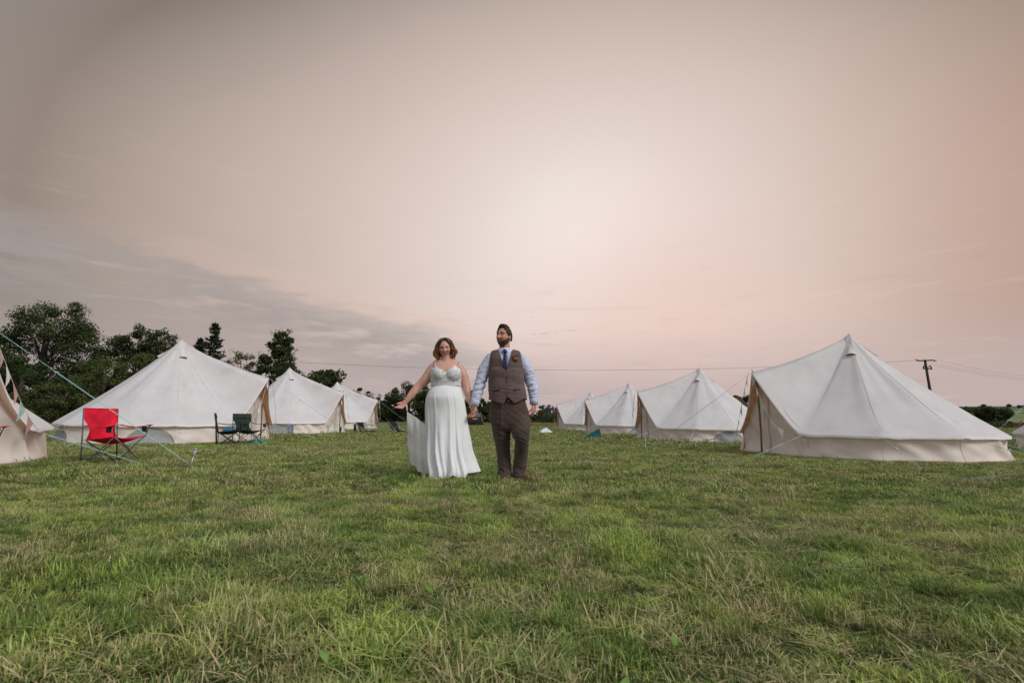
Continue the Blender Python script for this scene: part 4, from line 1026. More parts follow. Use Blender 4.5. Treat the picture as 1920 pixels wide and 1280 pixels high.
    for dx, dz, r, cols, nm in ((-.004, .0, .021, (.62, .22, .04), 'rose'), (.030, .038, .014, (.50, .04, .12), 'bloom'), (.020, -.004, .013, (.70, .30, .06), 'rose'), (-.022, -.012, .009, (.5, .42, .25), 'bud'), (.0, .030, .010, (.20, .03, .05), 'bloom')):
        b = MB(); c = B_+Vector((dx, -.008, dz))
        for k in range(11):
            a = k*2.4; rr = r*(.25+.7*k/11); b.ball(c+Vector((math.cos(a)*rr*.6, -.008+.010*k/11, math.sin(a)*rr*.6)), (rr*.55, .004, rr*.5), 7, 5, Matrix.Rotation(a, 3, 'Y'))
        b.build(nm, material('petal_'+nm, cols, .6, .3, 80, trans=.15), F_, mw=fw)
    b = MB()
    for k in range(9):
        a = k*.75+.3; d = Vector((math.cos(a), 0, math.sin(a))); b.ball(B_+d*.030+Vector((0, .002, .004)), (.006, .002, .020), 6, 5, d.to_track_quat('Z', 'Y').to_matrix())
    b.build('leaves', material('buttonhole_leaves', (.03, .05, .03), .6, .3), F_, mw=fw)
    # trousers -------------------------------------------------
    mb = MB()
    loft(mb, [sec(742, 985, 605, .145, -.005), sec(735, 1000, 660, .150, -.005), sec(727, 1015, 710, .152, 0), sec(730, 1020, 760, .148, 0), sec(738, 1019, 792, .135, -.01), sec(765, 1008, 822, .11, -.02), sec(800, 980, 842, .07, -.03)], p=2.3)
    chain(mb, [C(800, 735, .01), C(814, 800, .01), C(818, 860, .02), C(824, 940, .045), C(832, 1020, .055), C(838, 1110, .05), C(840, 1192, .02)], [.112, .118, .106, .088, .082, .079, .078], 30)
    chain(mb, [C(942, 735, -.01), C(952, 800, -.06), C(958, 858, -.11), C(965, 915, -.10), C(960, 1000, -.02), C(951, 1090, .02), C(943, 1176, .01)], [.122, .118, .108, .084, .083, .080, .078], 30)
    me, V, Nn = remesh(mb, .008, 3)
    z = V[:, 2]; kz = C(960, 890).z
    w1 = npn(np.stack([V[:, 0]*.8+V[:, 2]*.5, V[:, 1]*.5, V[:, 2]*2.4+V[:, 0]*1.2], 1), 9.); w2 = npn(V, 20., 3)
    kn = np.exp(-((z-kz)/.08)**2)+np.exp(-((z-.10)/.09)**2)*1.2+np.exp(-((z-C(890, 760).z)/.12)**2)*.7
    crease = np.exp(-((V[:, 0]-np.interp(z, [C(838, 1150).z, C(817, 850).z], [C(838, 1150).x, C(817, 850).x]))/.012)**2)*(Nn[:, 1] < -.3)*.004
    V2 = V+Nn*(.010*(.72)*(1-np.abs(w1)*2.6)*kn+.0025*w2+crease*1.6)[:, None]
    M['tweed2'] = tweed('brown_check_tweed_trousers', (.048, .033, .028), (.098, .068, .058), (.17, .115, .095))
    tr = place('trousers', me, M['tweed2'], T, V2-np.array(L))
    b = MB(); b.box(C(868, 626, -.163), (.045, .006, .032)); b.build('belt_buckle', material('buckle', (.25, .2, .12), .4, .1, metal=1.), tr, mw=mw)
    b = MB(); b.grid(lambda i, j: C(868, 615+24*j, 0)+Vector(((.203)*math.sin(i/40*2*math.pi), -.158*math.cos(i/40*2*math.pi), 0)), 40, 1, True); b.build('belt', M['lining'], tr, mw=mw)
    # shoes
    sm_ = material('brown_leather', (.13, .055, .035), .35, .25, 12, spec=.5); so = material('shoe_sole', (.05, .035, .025), .7, .1)
    for heel, toe in ((C(925, 1196, .06), C(1003, 1212, -.12)), (C(838, 1200, .08), C(836, 1208, -.14))):
        heel.z = .045+gz(.3, PY); toe.z = .045+gz(.3, PY); d = (toe-heel); Ls = .29; d = d.normalized(); s = Vector((-d.y, d.x, 0)); b = MB()
        def shoe(i, j):
            t = j/12; wd = .046*math.sin(math.pi*min(1, .12+t*.86))**.45*(1-.12*abs(t-.35)); ht = lerp(.085, .036, smooth01((t-.1)/.65))*(1 if t < .92 else .75); a = 2*math.pi*i/16
            return heel+d*(Ls*t-.03)+s*math.cos(a)*wd+Vector((0, 0, math.sin(a)*(ht if math.sin(a) > 0 else .022)-.008))
        b.grid(shoe, 16, 12, True); b.F += [tuple(range(15, -1, -1)), tuple(range(192, 208))]
        s1 = b.build('shoe', sm_, T, mw=mw); b = MB()
        b.grid(lambda i, j: (lambda p: Vector((p.x, p.y, gz(.3, PY)+(.002, .018)[j])))(heel+d*(Ls*(.5-.5*math.cos(math.pi*min(i, 32-i)/16))-.03)+s*(1 if i < 16 else -1)*.047*max(.0, math.sin(math.pi*min(i, 32-i)/16))**.5), 32, 1, True)
        b.build('sole', so, s1, mw=mw)
    return T
groom()

# ---- bride ----------------------------------------------------
def bride():
    T = thing('person', 'smiling woman with auburn hair in white wedding dress, looking down and lifting her train', 'person', (C(415, 1200).x, PY, gz(-.4, PY)), 0, 'couple walking hand in hand')
    mw = Matrix.Translation(-Vector(T.location)); L = Vector(T.location); Ln = np.array(L)
    HM = head_frame(C(404, 242, -.02), R(4), R(15), R(-5))
    mb = MB(); add_head(mb, HM, .985, .97, .93, smile=1, plump=1.)
    chain(mb, [C(415, 375, .02), C(413, 335, .015), C(410, 280, .01)], [.080, .060, .056])
    def bust(v):  # bust added by balls
        pass
    chain(mb, [C(322, 378, .02), C(360, 352, .02), C(413, 345, .02), C(470, 355, .02), C(508, 383, .02)], [.050, .052, .060, .052, .050])
    loft(mb, [sec(345, 480, 345, .07, .015), sec(322, 508, 365, .095, .01), sec(308, 520, 400, .118, 0), sec(306, 521, 440, .130, -.005), sec(308, 520, 480, .132, 0), sec(312, 514, 515, .130, 0),
              sec(302, 516, 560, .130, 0), sec(298, 522, 620, .14, 0), sec(300, 525, 700, .13, 0), sec(310, 520, 780, .12, 0)])
    mb.ball(C(366, 432, -.085), (.078, .075, .075), 16, 12); mb.ball(C(463, 432, -.085), (.078, .075, .075), 16, 12)
    aL = [C(322, 385, .02), C(298, 425, .02), C(262, 474, .01), C(214, 520, 0), C(165, 575, -.04), C(120, 634, -.07)]
    aR = [C(508, 388, .02), C(533, 440, .03), C(548, 485, .03), C(561, 535, .02), C(578, 590, 0), C(600, 662, -.04)]
    chain(mb, aL, [.062, .068, .062, .052, .044, .027]); chain(mb, aR, [.060, .066, .059, .050, .043, .027])
    wL = aL[-1]; hand(mb, wL, C(82, 672, -.10)-wL, Vector((.25, -.55, .65)), .90, .38, .22, (.55, .9, .25), side=1, curls=(.18, .40, .48, .55))
    wR = aR[-1]; hand(mb, wR, C(618, 745, -.045)-wR, Vector((.5, .6, 0)), .88, .55, .06, (.45, .8, .25), side=1)
    chain(mb, [C(350, 760), C(352, 950, .02), C(350, 1150, .0)], [.10, .065, .04]); chain(mb, [C(470, 760), C(470, 950, .05), C(465, 1150, .06)], [.10, .065, .04])
    me, V, Nn = remesh(mb, .0040, 3)
    A = base_skin(V, (.63, .345, .265)); q = local(V, HM); x, y, z = q[:, 0]/.985, q[:, 1]/.97, q[:, 2]/.93; ax = np.abs(x); fr = (ax < .09)*(y > .01)*(z > -.125)*(z < .12)*1.
    cl = lambda a: np.clip(a, 0, 1)
    blend(A, cl(fr*G2(x, z-ax*.22+.002, 0, -.0545, .028, .0095)*1.6)*.9, (.40, .06, .08))
    blend(A, cl(fr*G2(x, z-ax*.22, 0, -.0545, .020, .0040)*1.6), (.68, .58, .54))
    blend(A, cl(fr*G2(ax, z+.10*ax, .031, .0335, .018, .0042)*2.0), (.07, .03, .02))
    blend(A, cl(fr*G2(ax, z-((ax-.031)/.03)**2*.006, .031, .0045, .017, .0038)*2.4), (.012, .007, .006))
    blend(A, fr*G2(ax, z, .031, .014, .018, .009)*.5, (.30, .13, .10)); blend(A, fr*G2(ax, z, .045, -.018, .018, .015)*.6, (.66, .22, .18)); blend(A, fr*G2(x, z, 0, -.024, .011, .010)*.3, (.62, .28, .23))
    # tattoos: leafy line drawings on both forearms and the upper arm
    for (cx, cy, dy, ra, rb, rot) in ((171, 548, -.08, .012, .046, .15), (574, 578, -.04, .026, .034, -.4), (556, 402, -.02, .012, .026, .3), (572, 455, .0, .008, .022, .1)):
        c = C(cx, cy, dy); dx, dz = V[:, 0]-c.x, V[:, 2]-c.z; u = dx*math.cos(rot)+dz*math.sin(rot); v = -dx*math.sin(rot)+dz*math.cos(rot)
        e = (u/ra)**2+(v/rb)**2; n_ = npn(np.stack([u, V[:, 1]*0, v], 1), 95., cx); msk = (e < 1)*(Nn[:, 1] < .15)*(np.abs(V[:, 1]-c.y) < .12)
        ln = np.clip(1-np.abs(n_)*5.0, 0, 1); rim = np.exp(-((e-.85)/.14)**2)*.5 if cx == 171 else 0
        blend(A, msk*np.clip(ln+rim, 0, .85), (.07, .06, .065))
    hd = np.exp(-(np.linalg.norm(V-np.array(wL), axis=1)/.10)**4); blend(A, hd*.5, (.60, .26, .20)); hd = np.exp(-(np.linalg.norm(V-np.array(wR), axis=1)/.12)**4); blend(A, hd*.4, (.55, .24, .18))
    M['skin_b'] = skin_mat('skin_fair', (.56, .30, .24)); place('body', me, M['skin_b'], T, V-Ln, {'skin': A})
    # hair -----------------------------------------------------
    mb = MB(); rg = random.Random(11)
    def scalp(a, b_, o=0.): return Vector((math.sin(b_)*math.sin(a)*(.080+o), math.sin(b_)*math.cos(a)*(.096+o)-.002, math.cos(b_)*(.114+o)))
    def bm(a): a = abs((a+math.pi) % (2*math.pi)-math.pi); return lerp(.60, 1.0, smooth01((a-.25)/.8)) if a < 1.05 else lerp(1.0, 2.2, smooth01((a-1.05)/.8))
    nA, nB = 40, 12
    V_ = [scalp(2*math.pi*i/nA, bm(2*math.pi*i/nA)*j/nB, (.003+.003*nz(i*.9, j*.9)) if j < nB else -.006) for j in range(1, nB+1) for i in range(nA)]+[scalp(0, 0, .004)]
    mb.add([HM @ v for v in V_], [(j*nA+i, (j+1)*nA+i, (j+1)*nA+(i+1) % nA, j*nA+(i+1) % nA) for j in range(nB-1) for i in range(nA)]+[(len(V_)-1, i, (i+1) % nA) for i in range(nA)])
    neck = C(408, 335, .03)
    for k in range(620):
        s = rg.choice((-1, 1)); t0 = rg.uniform(-.62, 1.)              # along the parting, front to back
        side = rg.uniform(0, 1); layer = rg.uniform(0, 1); ln = rg.uniform(.80, 1.06)*(1 if k % 4 else .75); ph = rg.uniform(0, 6.28); wv = rg.uniform(.010, .022); P = []
        ang = s*lerp(1.16, 2.9, side**1.1); n = 17
        for i in range(n):
            t = i/(n-1)*ln; b_ = min(1.62, t*2.35)
            if b_ < 1.62:
                aa = ang-s*.95*(1-smooth01(b_/1.5))*(1-side); p = scalp(aa, b_, .008+.016*layer*math.sin(b_))
            else:
                e = scalp(ang, 1.62, .012+.022*layer); d = t*2.35-1.62; flare = 1+.30*math.sin(min(1, d*1.5)*math.pi)*(.4+layer*.6)-.12*d
                p = Vector((e.x*flare, e.y*(1-.2*d) if e.y < 0 else e.y*(1-.45*d), e.z-d*.170))
            w_ = wv*min(1, max(0, (t-.30))*2.6); p = p+Vector((math.sin(t*13+ph)*w_, math.cos(t*13+ph)*w_*.9, math.sin(t*9+ph)*w_*.3)); P.append(HM @ p)
        lock(mb, P, rg.uniform(.0028, .0062), 5)
    for k in range(10):  # flyaway strands
        a = rg.choice((-1, 1))*rg.uniform(1.3, 2.6); p = scalp(a, rg.uniform(.6, 1.5), .012); d = p.normalized()+Vector((rg.uniform(-.6, .6), 0, rg.uniform(-.6, .5))); l = rg.uniform(.02, .045)
        lock(mb, [HM @ p, HM @ (p+d*l*.5+Vector((0, 0, .008))), HM @ (p+d*l)], .0018, 4)
    hv = np.array([tuple(v) for v in mb.V]); z = local(hv, HM)[:, 2]; t = np.clip((.085-z)/.20, 0, 1)[:, None]
    rn = npn(hv, 30.)[:, None]*.5+.5; t = np.clip(t*1.25+.5*(rn-.5), 0, 1); Hc = np.ones((len(hv), 4)); Hc[:, :3] = np.array((.055, .022, .014))*(1-t)+np.array((.50, .20, .065))*t
    mesh_obj('hair', [tuple(mw @ v) for v in mb.V], mb.F, attr_mat('auburn_hair', 'hc', .42, .5, 90, .45, .4, 220), T, True, {'hc': Hc})
    # dress bodice ---------------------------------------------
    prof = [(370, 330, 500, .100), (400, 306, 521, .122), (430, 303, 523, .136), (470, 304, 522, .136), (500, 307, 518, .134), (520, 305, 520, .136)]
    def bat(cy):
        for a, b_ in zip(prof, prof[1:]):
            if cy <= b_[0]: t = max(0, (cy-a[0])/(b_[0]-a[0])); return [lerp(a[k], b_[k], t) for k in range(4)]
        return prof[-1]
    def topc(a):
        s = abs(a); X = math.sin(s)*105
        if math.cos(a) > 0:
            if X < 78: u = X/78; return lerp(430, 372, u**.62)+4*math.sin(math.pi*u)
            return lerp(372, 402, smooth01((X-78)/27))
        return lerp(430, 402, abs(math.sin(s)))
    mbv = MB(); nA, nB = 160, 26
    def bod(i, j):
        a = 2*math.pi*i/nA-math.pi; t = j/nB; cy = lerp(topc(a), 520, t); _, l, r_, ry = bat(cy); c = (C(l, cy)+C(r_, cy))/2; rx = (C(r_, cy)-C(l, cy)).length/2+.003; sx, cs = math.sin(a), -math.cos(a)
        v = c+Vector((rx*math.copysign(abs(sx)**.87, sx), (ry+.004)*math.copysign(abs(cs)**.87, cs), 0))
        if cs < 0:
            best = v.y
            for bx in (366, 463):
                o = C(bx, 434, -.085); dx, dz = v.x-o.x, v.z-o.z; d2 = (dx/.088)**2+(dz/.086)**2
                if d2 < 1: best = min(best, o.y-.083*math.sqrt(1-d2)-.002)
            v.y = best
        if cy > 480: v += Vector((sx, cs, 0))*.003*math.sin((cy-480)*.62)
        return v
    mbv.grid(bod, nA, nB, True)
    bm_ = bpy.data.materials.new('beaded_lace'); bm_.use_nodes = True; nt = bm_.node_tree; pb = nt.nodes['Principled BSDF']; tcn = nt.nodes.new('ShaderNodeTexCoord'); o = N(nt, tcn.outputs['Object'])
    sp_ = nt.nodes.new('ShaderNodeSeparateXYZ'); nt.links.new(o.s, sp_.inputs[0]); zz = N(nt, sp_.outputs[2])
    zt, zb = C(0, 395).z-L.z, C(0, 485).z-L.z
    wa = noisen(nt, o, 26, 2, .5, dist=1.8); ln = (wa-.5).f('ABSOLUTE').step(.012, .045, 1, 0)
    wb = noisen(nt, o, 60, 2, .5, dist=1.2); ln2 = (wb-.5).f('ABSOLUTE').step(.02, .06, 1, 0)
    band = zz.step(zb-.01, zb+.03)*zz.step(zt+.01, zt-.04)
    c = mixc(nt, (ln*.6).f('MAXIMUM', ln2*.3)*(band*.85+.12), (.84, .85, .85), (.20, .19, .17))
    nt.links.new(c.s, pb.inputs['Base Color']); pb.inputs['Roughness'].default_value = .5
    bn = nt.nodes.new('ShaderNodeBump'); bn.inputs['Strength'].default_value = .7; bn.inputs['Distance'].default_value = .006
    nt.links.new((ln+wb).s, bn.inputs['Height']); nt.links.new(bn.outputs[0], pb.inputs['Normal'])
    M['dress'] = material('white_chiffon', (.88, .89, .90), .75, .02, 4, .15, 200, trans=.12, tcol=(1, .97, .9))
    D = mbv.build('bodice', bm_, T, mw=mw); sd = D.modifiers.new('thickness', 'SOLIDIFY'); sd.thickness = .004; sd.offset = -1
    bead = material('beaded_trim', (.66, .64, .60), .35, .2, 90, spec=.7)
    for cy in (484, 492, 500, 509):
        b = MB(); Pp = []
        for k in range(49):
            a = -1.45+2.9*k/48; _, l, r_, ry = bat(cy); c = (C(l, cy)+C(r_, cy))/2; rx = (C(r_, cy)-C(l, cy)).length/2+.006
            wob = 2.2*math.sin(k*1.7+cy); sx, cs = math.sin(a), -math.cos(a); Pp.append(c+Vector((rx*math.copysign(abs(sx)**.87, sx), (ry+.010)*math.copysign(abs(cs)**.87, cs), -wob*K)))
        b.tube(Pp, .0026, 5); b.build('bead_row', bead, D, mw=mw)
    for P in ([(322, 338, .03), (333, 346, -.045), (336, 362, -.085), (337, 380, -.105)], [(500, 340, .03), (512, 350, -.045), (511, 366, -.085), (507, 382, -.105)]):
        b = MB(); pts = [C(a, c_, d) for a, c_, d in P]; b.grid(lambda i, j: pts[j]+Vector(((i-.5)*.008, 0, 0)), 1, 3); s_ = b.build('strap', bead, T, mw=mw); sd = s_.modifiers.new('thickness', 'SOLIDIFY'); sd.thickness = .003
    # skirt ----------------------------------------------------
    SK = [(515, 306, 519, .137), (530, 302, 522, .150), (560, 284, 530, .170), (600, 268, 541, .186), (650, 262, 552, .192), (700, 261, 561, .196), (760, 263, 569, .202), (820, 268, 577, .212), (900, 268, 590, .235), (980, 262, 604, .27), (1060, 262, 622, .31), (1130, 275, 645, .35), (1200, 285, 655, .37)]
    def skat(cy):
        for a, b_ in zip(SK, SK[1:]):
            if cy <= b_[0]: t = max(0, (cy-a[0])/(b_[0]-a[0])); return [lerp(a[k], b_[k], t) for k in range(4)]
        return SK[-1]
    hemx = [(-1., 1165), (-.85, 1190), (-.6, 1218), (-.35, 1205), (-.1, 1168), (.1, 1145), (.25, 1160), (.5, 1165), (.62, 1145), (.8, 1140), (1., 1132)]
    def hem(u, front):
        for a, b_ in zip(hemx, hemx[1:]):
            if u <= b_[0]: h = lerp(a[1], b_[1], (u-a[0])/(b_[0]-a[0])); break
        else: h = 1132
        return h if front else 1180
    nA, nB = 420, 90; mb = MB()
    cz0, cz1 = C(0, 515).z, 0.
    def skirt(i, j):
        a = 2*math.pi*i/nA-math.pi; t = (j/nB); u = math.sin(a); fr_ = math.cos(a) > 0
        w_f = smooth01((math.cos(a)+.25)/.5); hb = lerp(1180, hem(u, True), w_f); cy = lerp(514, hb, t); _, l, r_, ry = skat(cy)
        c = (C(l, cy, .0)+C(r_, cy, .0))/2; rx = (C(r_, cy)-C(l, cy)).length/2; sx, cs = math.sin(a), -math.cos(a)
        v = c+Vector((rx*math.copysign(abs(sx)**.95, sx), ry*math.copysign(abs(cs)**.95, cs)+.05*t*t, 0)); nr = Vector((sx, cs, 0))
        g1 = smooth01(t/.15); am = (.0016+.020*t**1.5)
        ph = a*11+3.2*nz(a*1.3, t*.9, 2)+(1.4*t)*math.sin(a*2+.5)+2.*nz(a*.7, t*2.2, 6)
        f1 = math.sin(ph)*1.0+.6*math.sin(ph*2.13+2*nz(a*3, t, 8))
        fine = .0006*math.sin(a*95+3*nz(a*9, t*2))*(1-t*.4)
        bigf = .030*t**1.5*math.sin(a*6.0+.8-1.2*t)
        belly = .020*math.exp(-((cy-600)/60)**2)*max(0, -cs)
        lg = .045*math.exp(-((u+.30-(.15*t))/.22)**2)*smooth01((t-.2)/.4)*(1-smooth01((t-.72)/.3)*.5)*(1 if cs < 0 else 0)   # leading leg pushes the cloth
        v += nr*(am*f1*g1*(.45+1.1*abs(nz(a*1.1+4, t*1.3, 3))*1.6)+fine+bigf+lg)+Vector((0, -belly, 0))
        v.z -= .0
        if v.z < gz(v.x, v.y)+.012: v.z = gz(v.x, v.y)+.012+.01*abs(math.sin(ph))
        return v
    mb.grid(skirt, nA, nB, True); sk = mb.build('skirt', M['dress'], T, mw=mw)
    # train lifted by the loop round her finger -----------------
    tip = C(131, 706, -.05)
    b = MB(); nu, nv = 60, 60
    TL = lambda t: C(lerp(131, 152, t), lerp(706, 1066, t), lerp(-.05, .22, t))
    def TRr(t): return C(lerp(268, 312, t), lerp(800, 1175, t), lerp(.02, .0, t))
    def train(i, j):
        u, t = i/nu, j/nv; a = TL(t); c = TRr(t); p0 = tip; 
        top = tip.lerp(C(268, 806, .0), u); bot = C(152, 1066, .22).lerp(C(312, 1172, .0), u)
        bot.z -= .035*math.sin(math.pi*u)+.012*math.sin(u*21)
        p = top.lerp(bot, t)
        fan = math.sin(u*13+1.0+1.5*nz(u*2, t*1.5, 8))*.042*t**.8*math.sin(math.pi*min(1, .12+u*.88))+.012*math.sin(u*31+t*2)*t+.03*nz(u*2.2, t*3.1, 11)*math.sin(math.pi*t)+.02*nz(u*3, t*2, 5)*t
        sag = .012*math.sin(math.pi*u)*(1-t)
        p += Vector((-.015*math.sin(math.pi*t)*(1-u), -fan-.06*math.sin(math.pi*u)*t, sag))
        gg = gz(p.x, p.y)+.02
        if p.z < gg: p.z = gg
        return p
    b.grid(train, nu, nv); tn = b.build('train', M['dress'], T, mw=mw)
    b = MB(); b.tube([tip, C(127, 690, -.075), C(122, 668, -.09), C(128, 655, -.075), C(132, 675, -.05), tip], .0045, 6); b.build('finger_loop', M['dress'], tn, mw=mw)
    b = MB(); b.tube([train(0, j)+Vector((0, -.002, 0)) for j in range(0, nv+1, 3)], .004, 5); b.build('hem_edge', M['dress'], tn, mw=mw)
    sh = material('white_shoe', (.6, .58, .55), .5, .05)
    for cx, dy in ((352, -.22), (478, -.05)):
        p = C(cx, 1200, dy); p.z = gz(p.x, p.y)+.03; b = MB(); b.ball(p, (.04, .11, .035), 14, 8); b.build('shoe', sh, T, mw=mw)
    return T
bride()
# ---------------------------------------------------------------- camping chairs
M['steel'] = material('grey_steel_tube', (.17, .17, .18), .42, .15, 20, metal=.6)
M['blacktube'] = material('black_steel_tube', (.02, .024, .024), .45, .15, 20)
M['red'] = material('red_nylon', (.80, .010, .045), .6, .18, 7, .35, 40, trans=.12)
M['green'] = material('dark_green_nylon', (.018, .036, .027), .7, .25, 8, .35, 40)
M['blackcloth'] = material('black_nylon', (.010, .011, .014), .7, .3, 8, .3, 40)
M['plastic'] = material('black_plastic', (.015, .015, .017), .4, .1)
M['blackmesh'] = material('cup_holder_mesh', (.05, .05, .055), .8, .2, 60)
def camp_chair(label, x, y, face, sc, fab, tube, group, headrest=False, z_off=0):
    """face: world direction (radians from -Y, towards +X) the sitter looks"""
    T = thing('camping_chair', label, 'chair', (x, y, gz(x, y)+z_off), face, group); T.scale = (sc, sc, sc)
    W, Dp, SH, BH = .27, .23, .40, .86; V_ = Vector
    FBL, FBR, FFL, FFR = V_((-W, Dp+.02, 0)), V_((W, Dp+.02, 0)), V_((-W, -Dp, 0)), V_((W, -Dp, 0))
    SBL, SBR, SFL, SFR = V_((-W-.01, Dp+.03, SH-.03)), V_((W+.01, Dp+.03, SH-.03)), V_((-W, -Dp-.02, SH+.02)), V_((W, -Dp-.02, SH+.02))
    def t_(a, b, r=.0085, nm='leg', m=tube):
        o = MB(); o.tube([a, b], r, 8); return o.build(nm, m, T)
    e = V_((0, .006, 0))
    for a, b in ((FFL, SFR), (FFR, SFL), (FBL, SBR), (FBR, SBL), (FFL+V_((.006, 0, 0)), SBL), (FBL-V_((.006, 0, 0)), SFL), (FFR, SBR+V_((.006, 0, 0))), (FBR, SFR-V_((.006, 0, 0)))):
        t_(a+e*0, b+e)
    BTL, BTR = V_((-W-.02, Dp+.13, BH)), V_((W+.02, Dp+.13, BH))
    for a, b in ((FBL+V_((-.03, .03, 0)), BTL), (FBR+V_((.03, .03, 0)), BTR)): t_(a, b, .010, 'back_post')
    for p in (FBL, FBR, FFL, FFR, (FFL+SFR)/2+V_((0, 0, -.02))):
        o = MB(); o.ball(p+V_((0, 0, .012)), (.018, .018, .016), 8, 6); o.build('joint', M['plastic'], T)
    # seat
    b = MB(); n = 14
    def seat(i, j):
        u, v = i/n, j/n; a = SBL.lerp(SBR, u); c = SFL.lerp(SFR, u); p = a.lerp(c, v); p.z -= .095*math.sin(math.pi*u)*(.4+.6*math.sin(math.pi*v)**.7)+.004*nz(u*5, v*5, sc); return p
    b.grid(seat, n, n); s = b.build('seat', fab, T); sd = s.modifiers.new('t', 'SOLIDIFY'); sd.thickness = .006
    b = MB()
    def back(i, j):
        u, v = i/n, j/n; v2 = v
        wn = 1-.26*math.sin(math.pi*min(1, max(0, (.62-v)/.62)))**1.0 if v < .62 else 1.
        l = SBL.lerp(BTL, v); r = SBR.lerp(BTR, v); m = (l+r)/2; p = m+(l-m)*wn*(1-2*u) if True else l
        p = m+(r-m)*(2*u-1)*wn; p.z = p.z-.025*math.sin(math.pi*u)*(1 if v < .3 else 0)
        p.y += .05*math.sin(math.pi*u)*(1-.4*v)+.010*nz(u*4, v*3+sc, 2)+(-.0)
        return p
    b.grid(back, n, n); bk = b.build('backrest', fab, T); sd = bk.modifiers.new('t', 'SOLIDIFY'); sd.thickness = .006
    b = MB(); b.tube([back(i, n)+V_((0, 0, 0)) for i in range(n+1)], .009, 6); b.build('top_seam', fab, bk)
    if headrest:
        b = MB(); b.grid(lambda i, j: back(i, n)+V_((0, -.03*math.sin(math.pi*j/6)-.004, -.02-.16*j/6)), n, 6); b.build('head_pad', fab, bk)
    for s_ in (-1, 1):
        a = V_((s_*(W+.025), Dp+.07, .60)); fr = V_((s_*(W+.05), -Dp-.08, .60)); sf = SFL if s_ < 0 else SFR
        b = MB(); b.grid(lambda i, j: a.lerp(fr, j/8)+V_(((i/2-.5)*.075*s_, 0, -.035*math.sin(math.pi*j/8)-.004*(i % 2))), 2, 8); ar = b.build('armrest', fab, T); sd = ar.modifiers.new('t', 'SOLIDIFY'); sd.thickness = .008
        o = MB(); o.tube([sf, fr+V_((0, .05, -.02)), fr], .008, 8); o.build('arm_post', tube, T)
        c = a.lerp(fr, .78)+V_((0, 0, -.03)); o = MB(); o.tube([c, c+V_((0, 0, -.085))], [.038, .034], 12, False); o.grid(lambda i, j: c+V_((math.cos(i/12*2*math.pi)*.034*j, math.sin(i/12*2*math.pi)*.034*j, -.085)), 12, 1, True); o.build('cup_holder', M['blackmesh'] if fab is not M['red'] else M['blackcloth'], T)
    return T
p = at(214, 866, 7.75); camp_chair('red folding camping chair with grey steel legs on the grass', p.x, 7.75, R(80), .93, M['red'], M['steel'], 'camping chairs')
camp_chair('red camping chair cut by the left edge, only its arm in view', -6.50, 6.1, R(90), .90, M['red'], M['steel'], 'camping chairs')
camp_chair('dark green camping chair with a blue towel on its seat', -6.86, 12.6, R(118), .90, M['green'], M['blacktube'], 'camping chairs', True)
camp_chair('empty dark green camping chair beside the one with the blue towel', -6.62, 13.1, R(66), .90, M['green'], M['blacktube'], 'camping chairs', True)
def cloth(name, label, cat, c, size, m, seed, h=.06, rz=0., n=22, mean=.03):
    b = MB(); rt = Matrix.Rotation(rz, 3, 'Z'); c = Vector(c)
    def f(i, j):
        u, v = i/n-.5, j/n-.5; e = 1-smooth01((max(abs(u), abs(v))-.32)/.18)
        ox = .12*nz(v*4, seed, 1); oy = .12*nz(u*4, seed, 7)
        z = (mean+h*(.5+nz(u*5+seed, v*4))+h*.4*nz(u*13, v*11, seed))*e
        return c+rt @ Vector(((u+ox)*size[0], (v+oy)*size[1], max(.006, z)))
    b.grid(f, n, n); o = b.build(name, m); sd = o.modifiers.new('t', 'SOLIDIFY'); sd.thickness = .006; return tag(o, label, cat)
def blue_mat():
    return material('blue_pattern_towel', (.006, .05, .20), .85, .3, 30, col2=(.05, .24, .42))
cloth('towel', 'crumpled blue patterned towel on the seat of the green chair', 'towel', (-6.86, 12.6, gz(-6.86, 12.6)+.32), (.34, .30), blue_mat(), 4, .07, .4, mean=.03)
cloth('cloth', 'turquoise green cloth lying on the grass under the green chairs', 'cloth', (-6.55, 13.35, gz(-6.55, 13.35)+.02), (.62, .34), material('turquoise_cloth', (.02, .30, .22), .8, .3, 14), 8, .05, .1, mean=.02)
cloth('napkin', 'crumpled white cloth on the grass right of the groom', 'cloth', (1.82, 28.4, gz(1.8, 28.4)+.02), (.72, .45), material('white_cotton', (.72, .74, .80), .85, .04, 10), 3, .17, .1, mean=.07)
# towel over the guy rope of the second right tent ----------------
def hung(name, label, cat, a, c, drop, m, folds=4, spread=.10, seed=1, to_ground=False, hem=None):
    a, c = Vector(a), Vector(c); d = (c-a).normalized(); nrm = d.cross(Vector((0, 0, 1))).normalized(); b = MB(); n = 24
    def f(i, j):
        u = i/n; s = (j/12-1)     # -1..1 front/back over the rope
        p = a.lerp(c, u); w_ = abs(s); dr = drop(u) if callable(drop) else drop
        p = p+Vector((0, 0, .006-dr*w_))+nrm*math.copysign(1, s)*(.012+spread*w_+.028*math.sin(u*folds*6.28+seed+s)*w_)
        return p
    b.grid(f, n, 24); o = b.build(name, m); sd = o.modifiers.new('t', 'SOLIDIFY'); sd.thickness = .006; return tag(o, label, cat)
q0, q1 = at(1124, 803, 19.9), at(1087, 825, 19.6)
hung('towel', 'dark green towel draped over a guy rope, left of a bell tent', 'towel', q0, q1, lambda u: lerp(.46, .02, u)*(1-.06*math.sin(u*9)), material('bottle_green_towel', (.008, .075, .085), .9, .2, 12), 3, .16)
q0, q1 = at(539, 794, 20.4), at(550, 795, 20.4)
hung('hoodie', 'grey and white top hung over the eave rope of a left tent', 'clothing', q0, q1, .50, material('grey_marl_cotton', (.42, .42, .48), .9, .5, 9, col2=(.14, .14, .20)), 2, .05, 2)
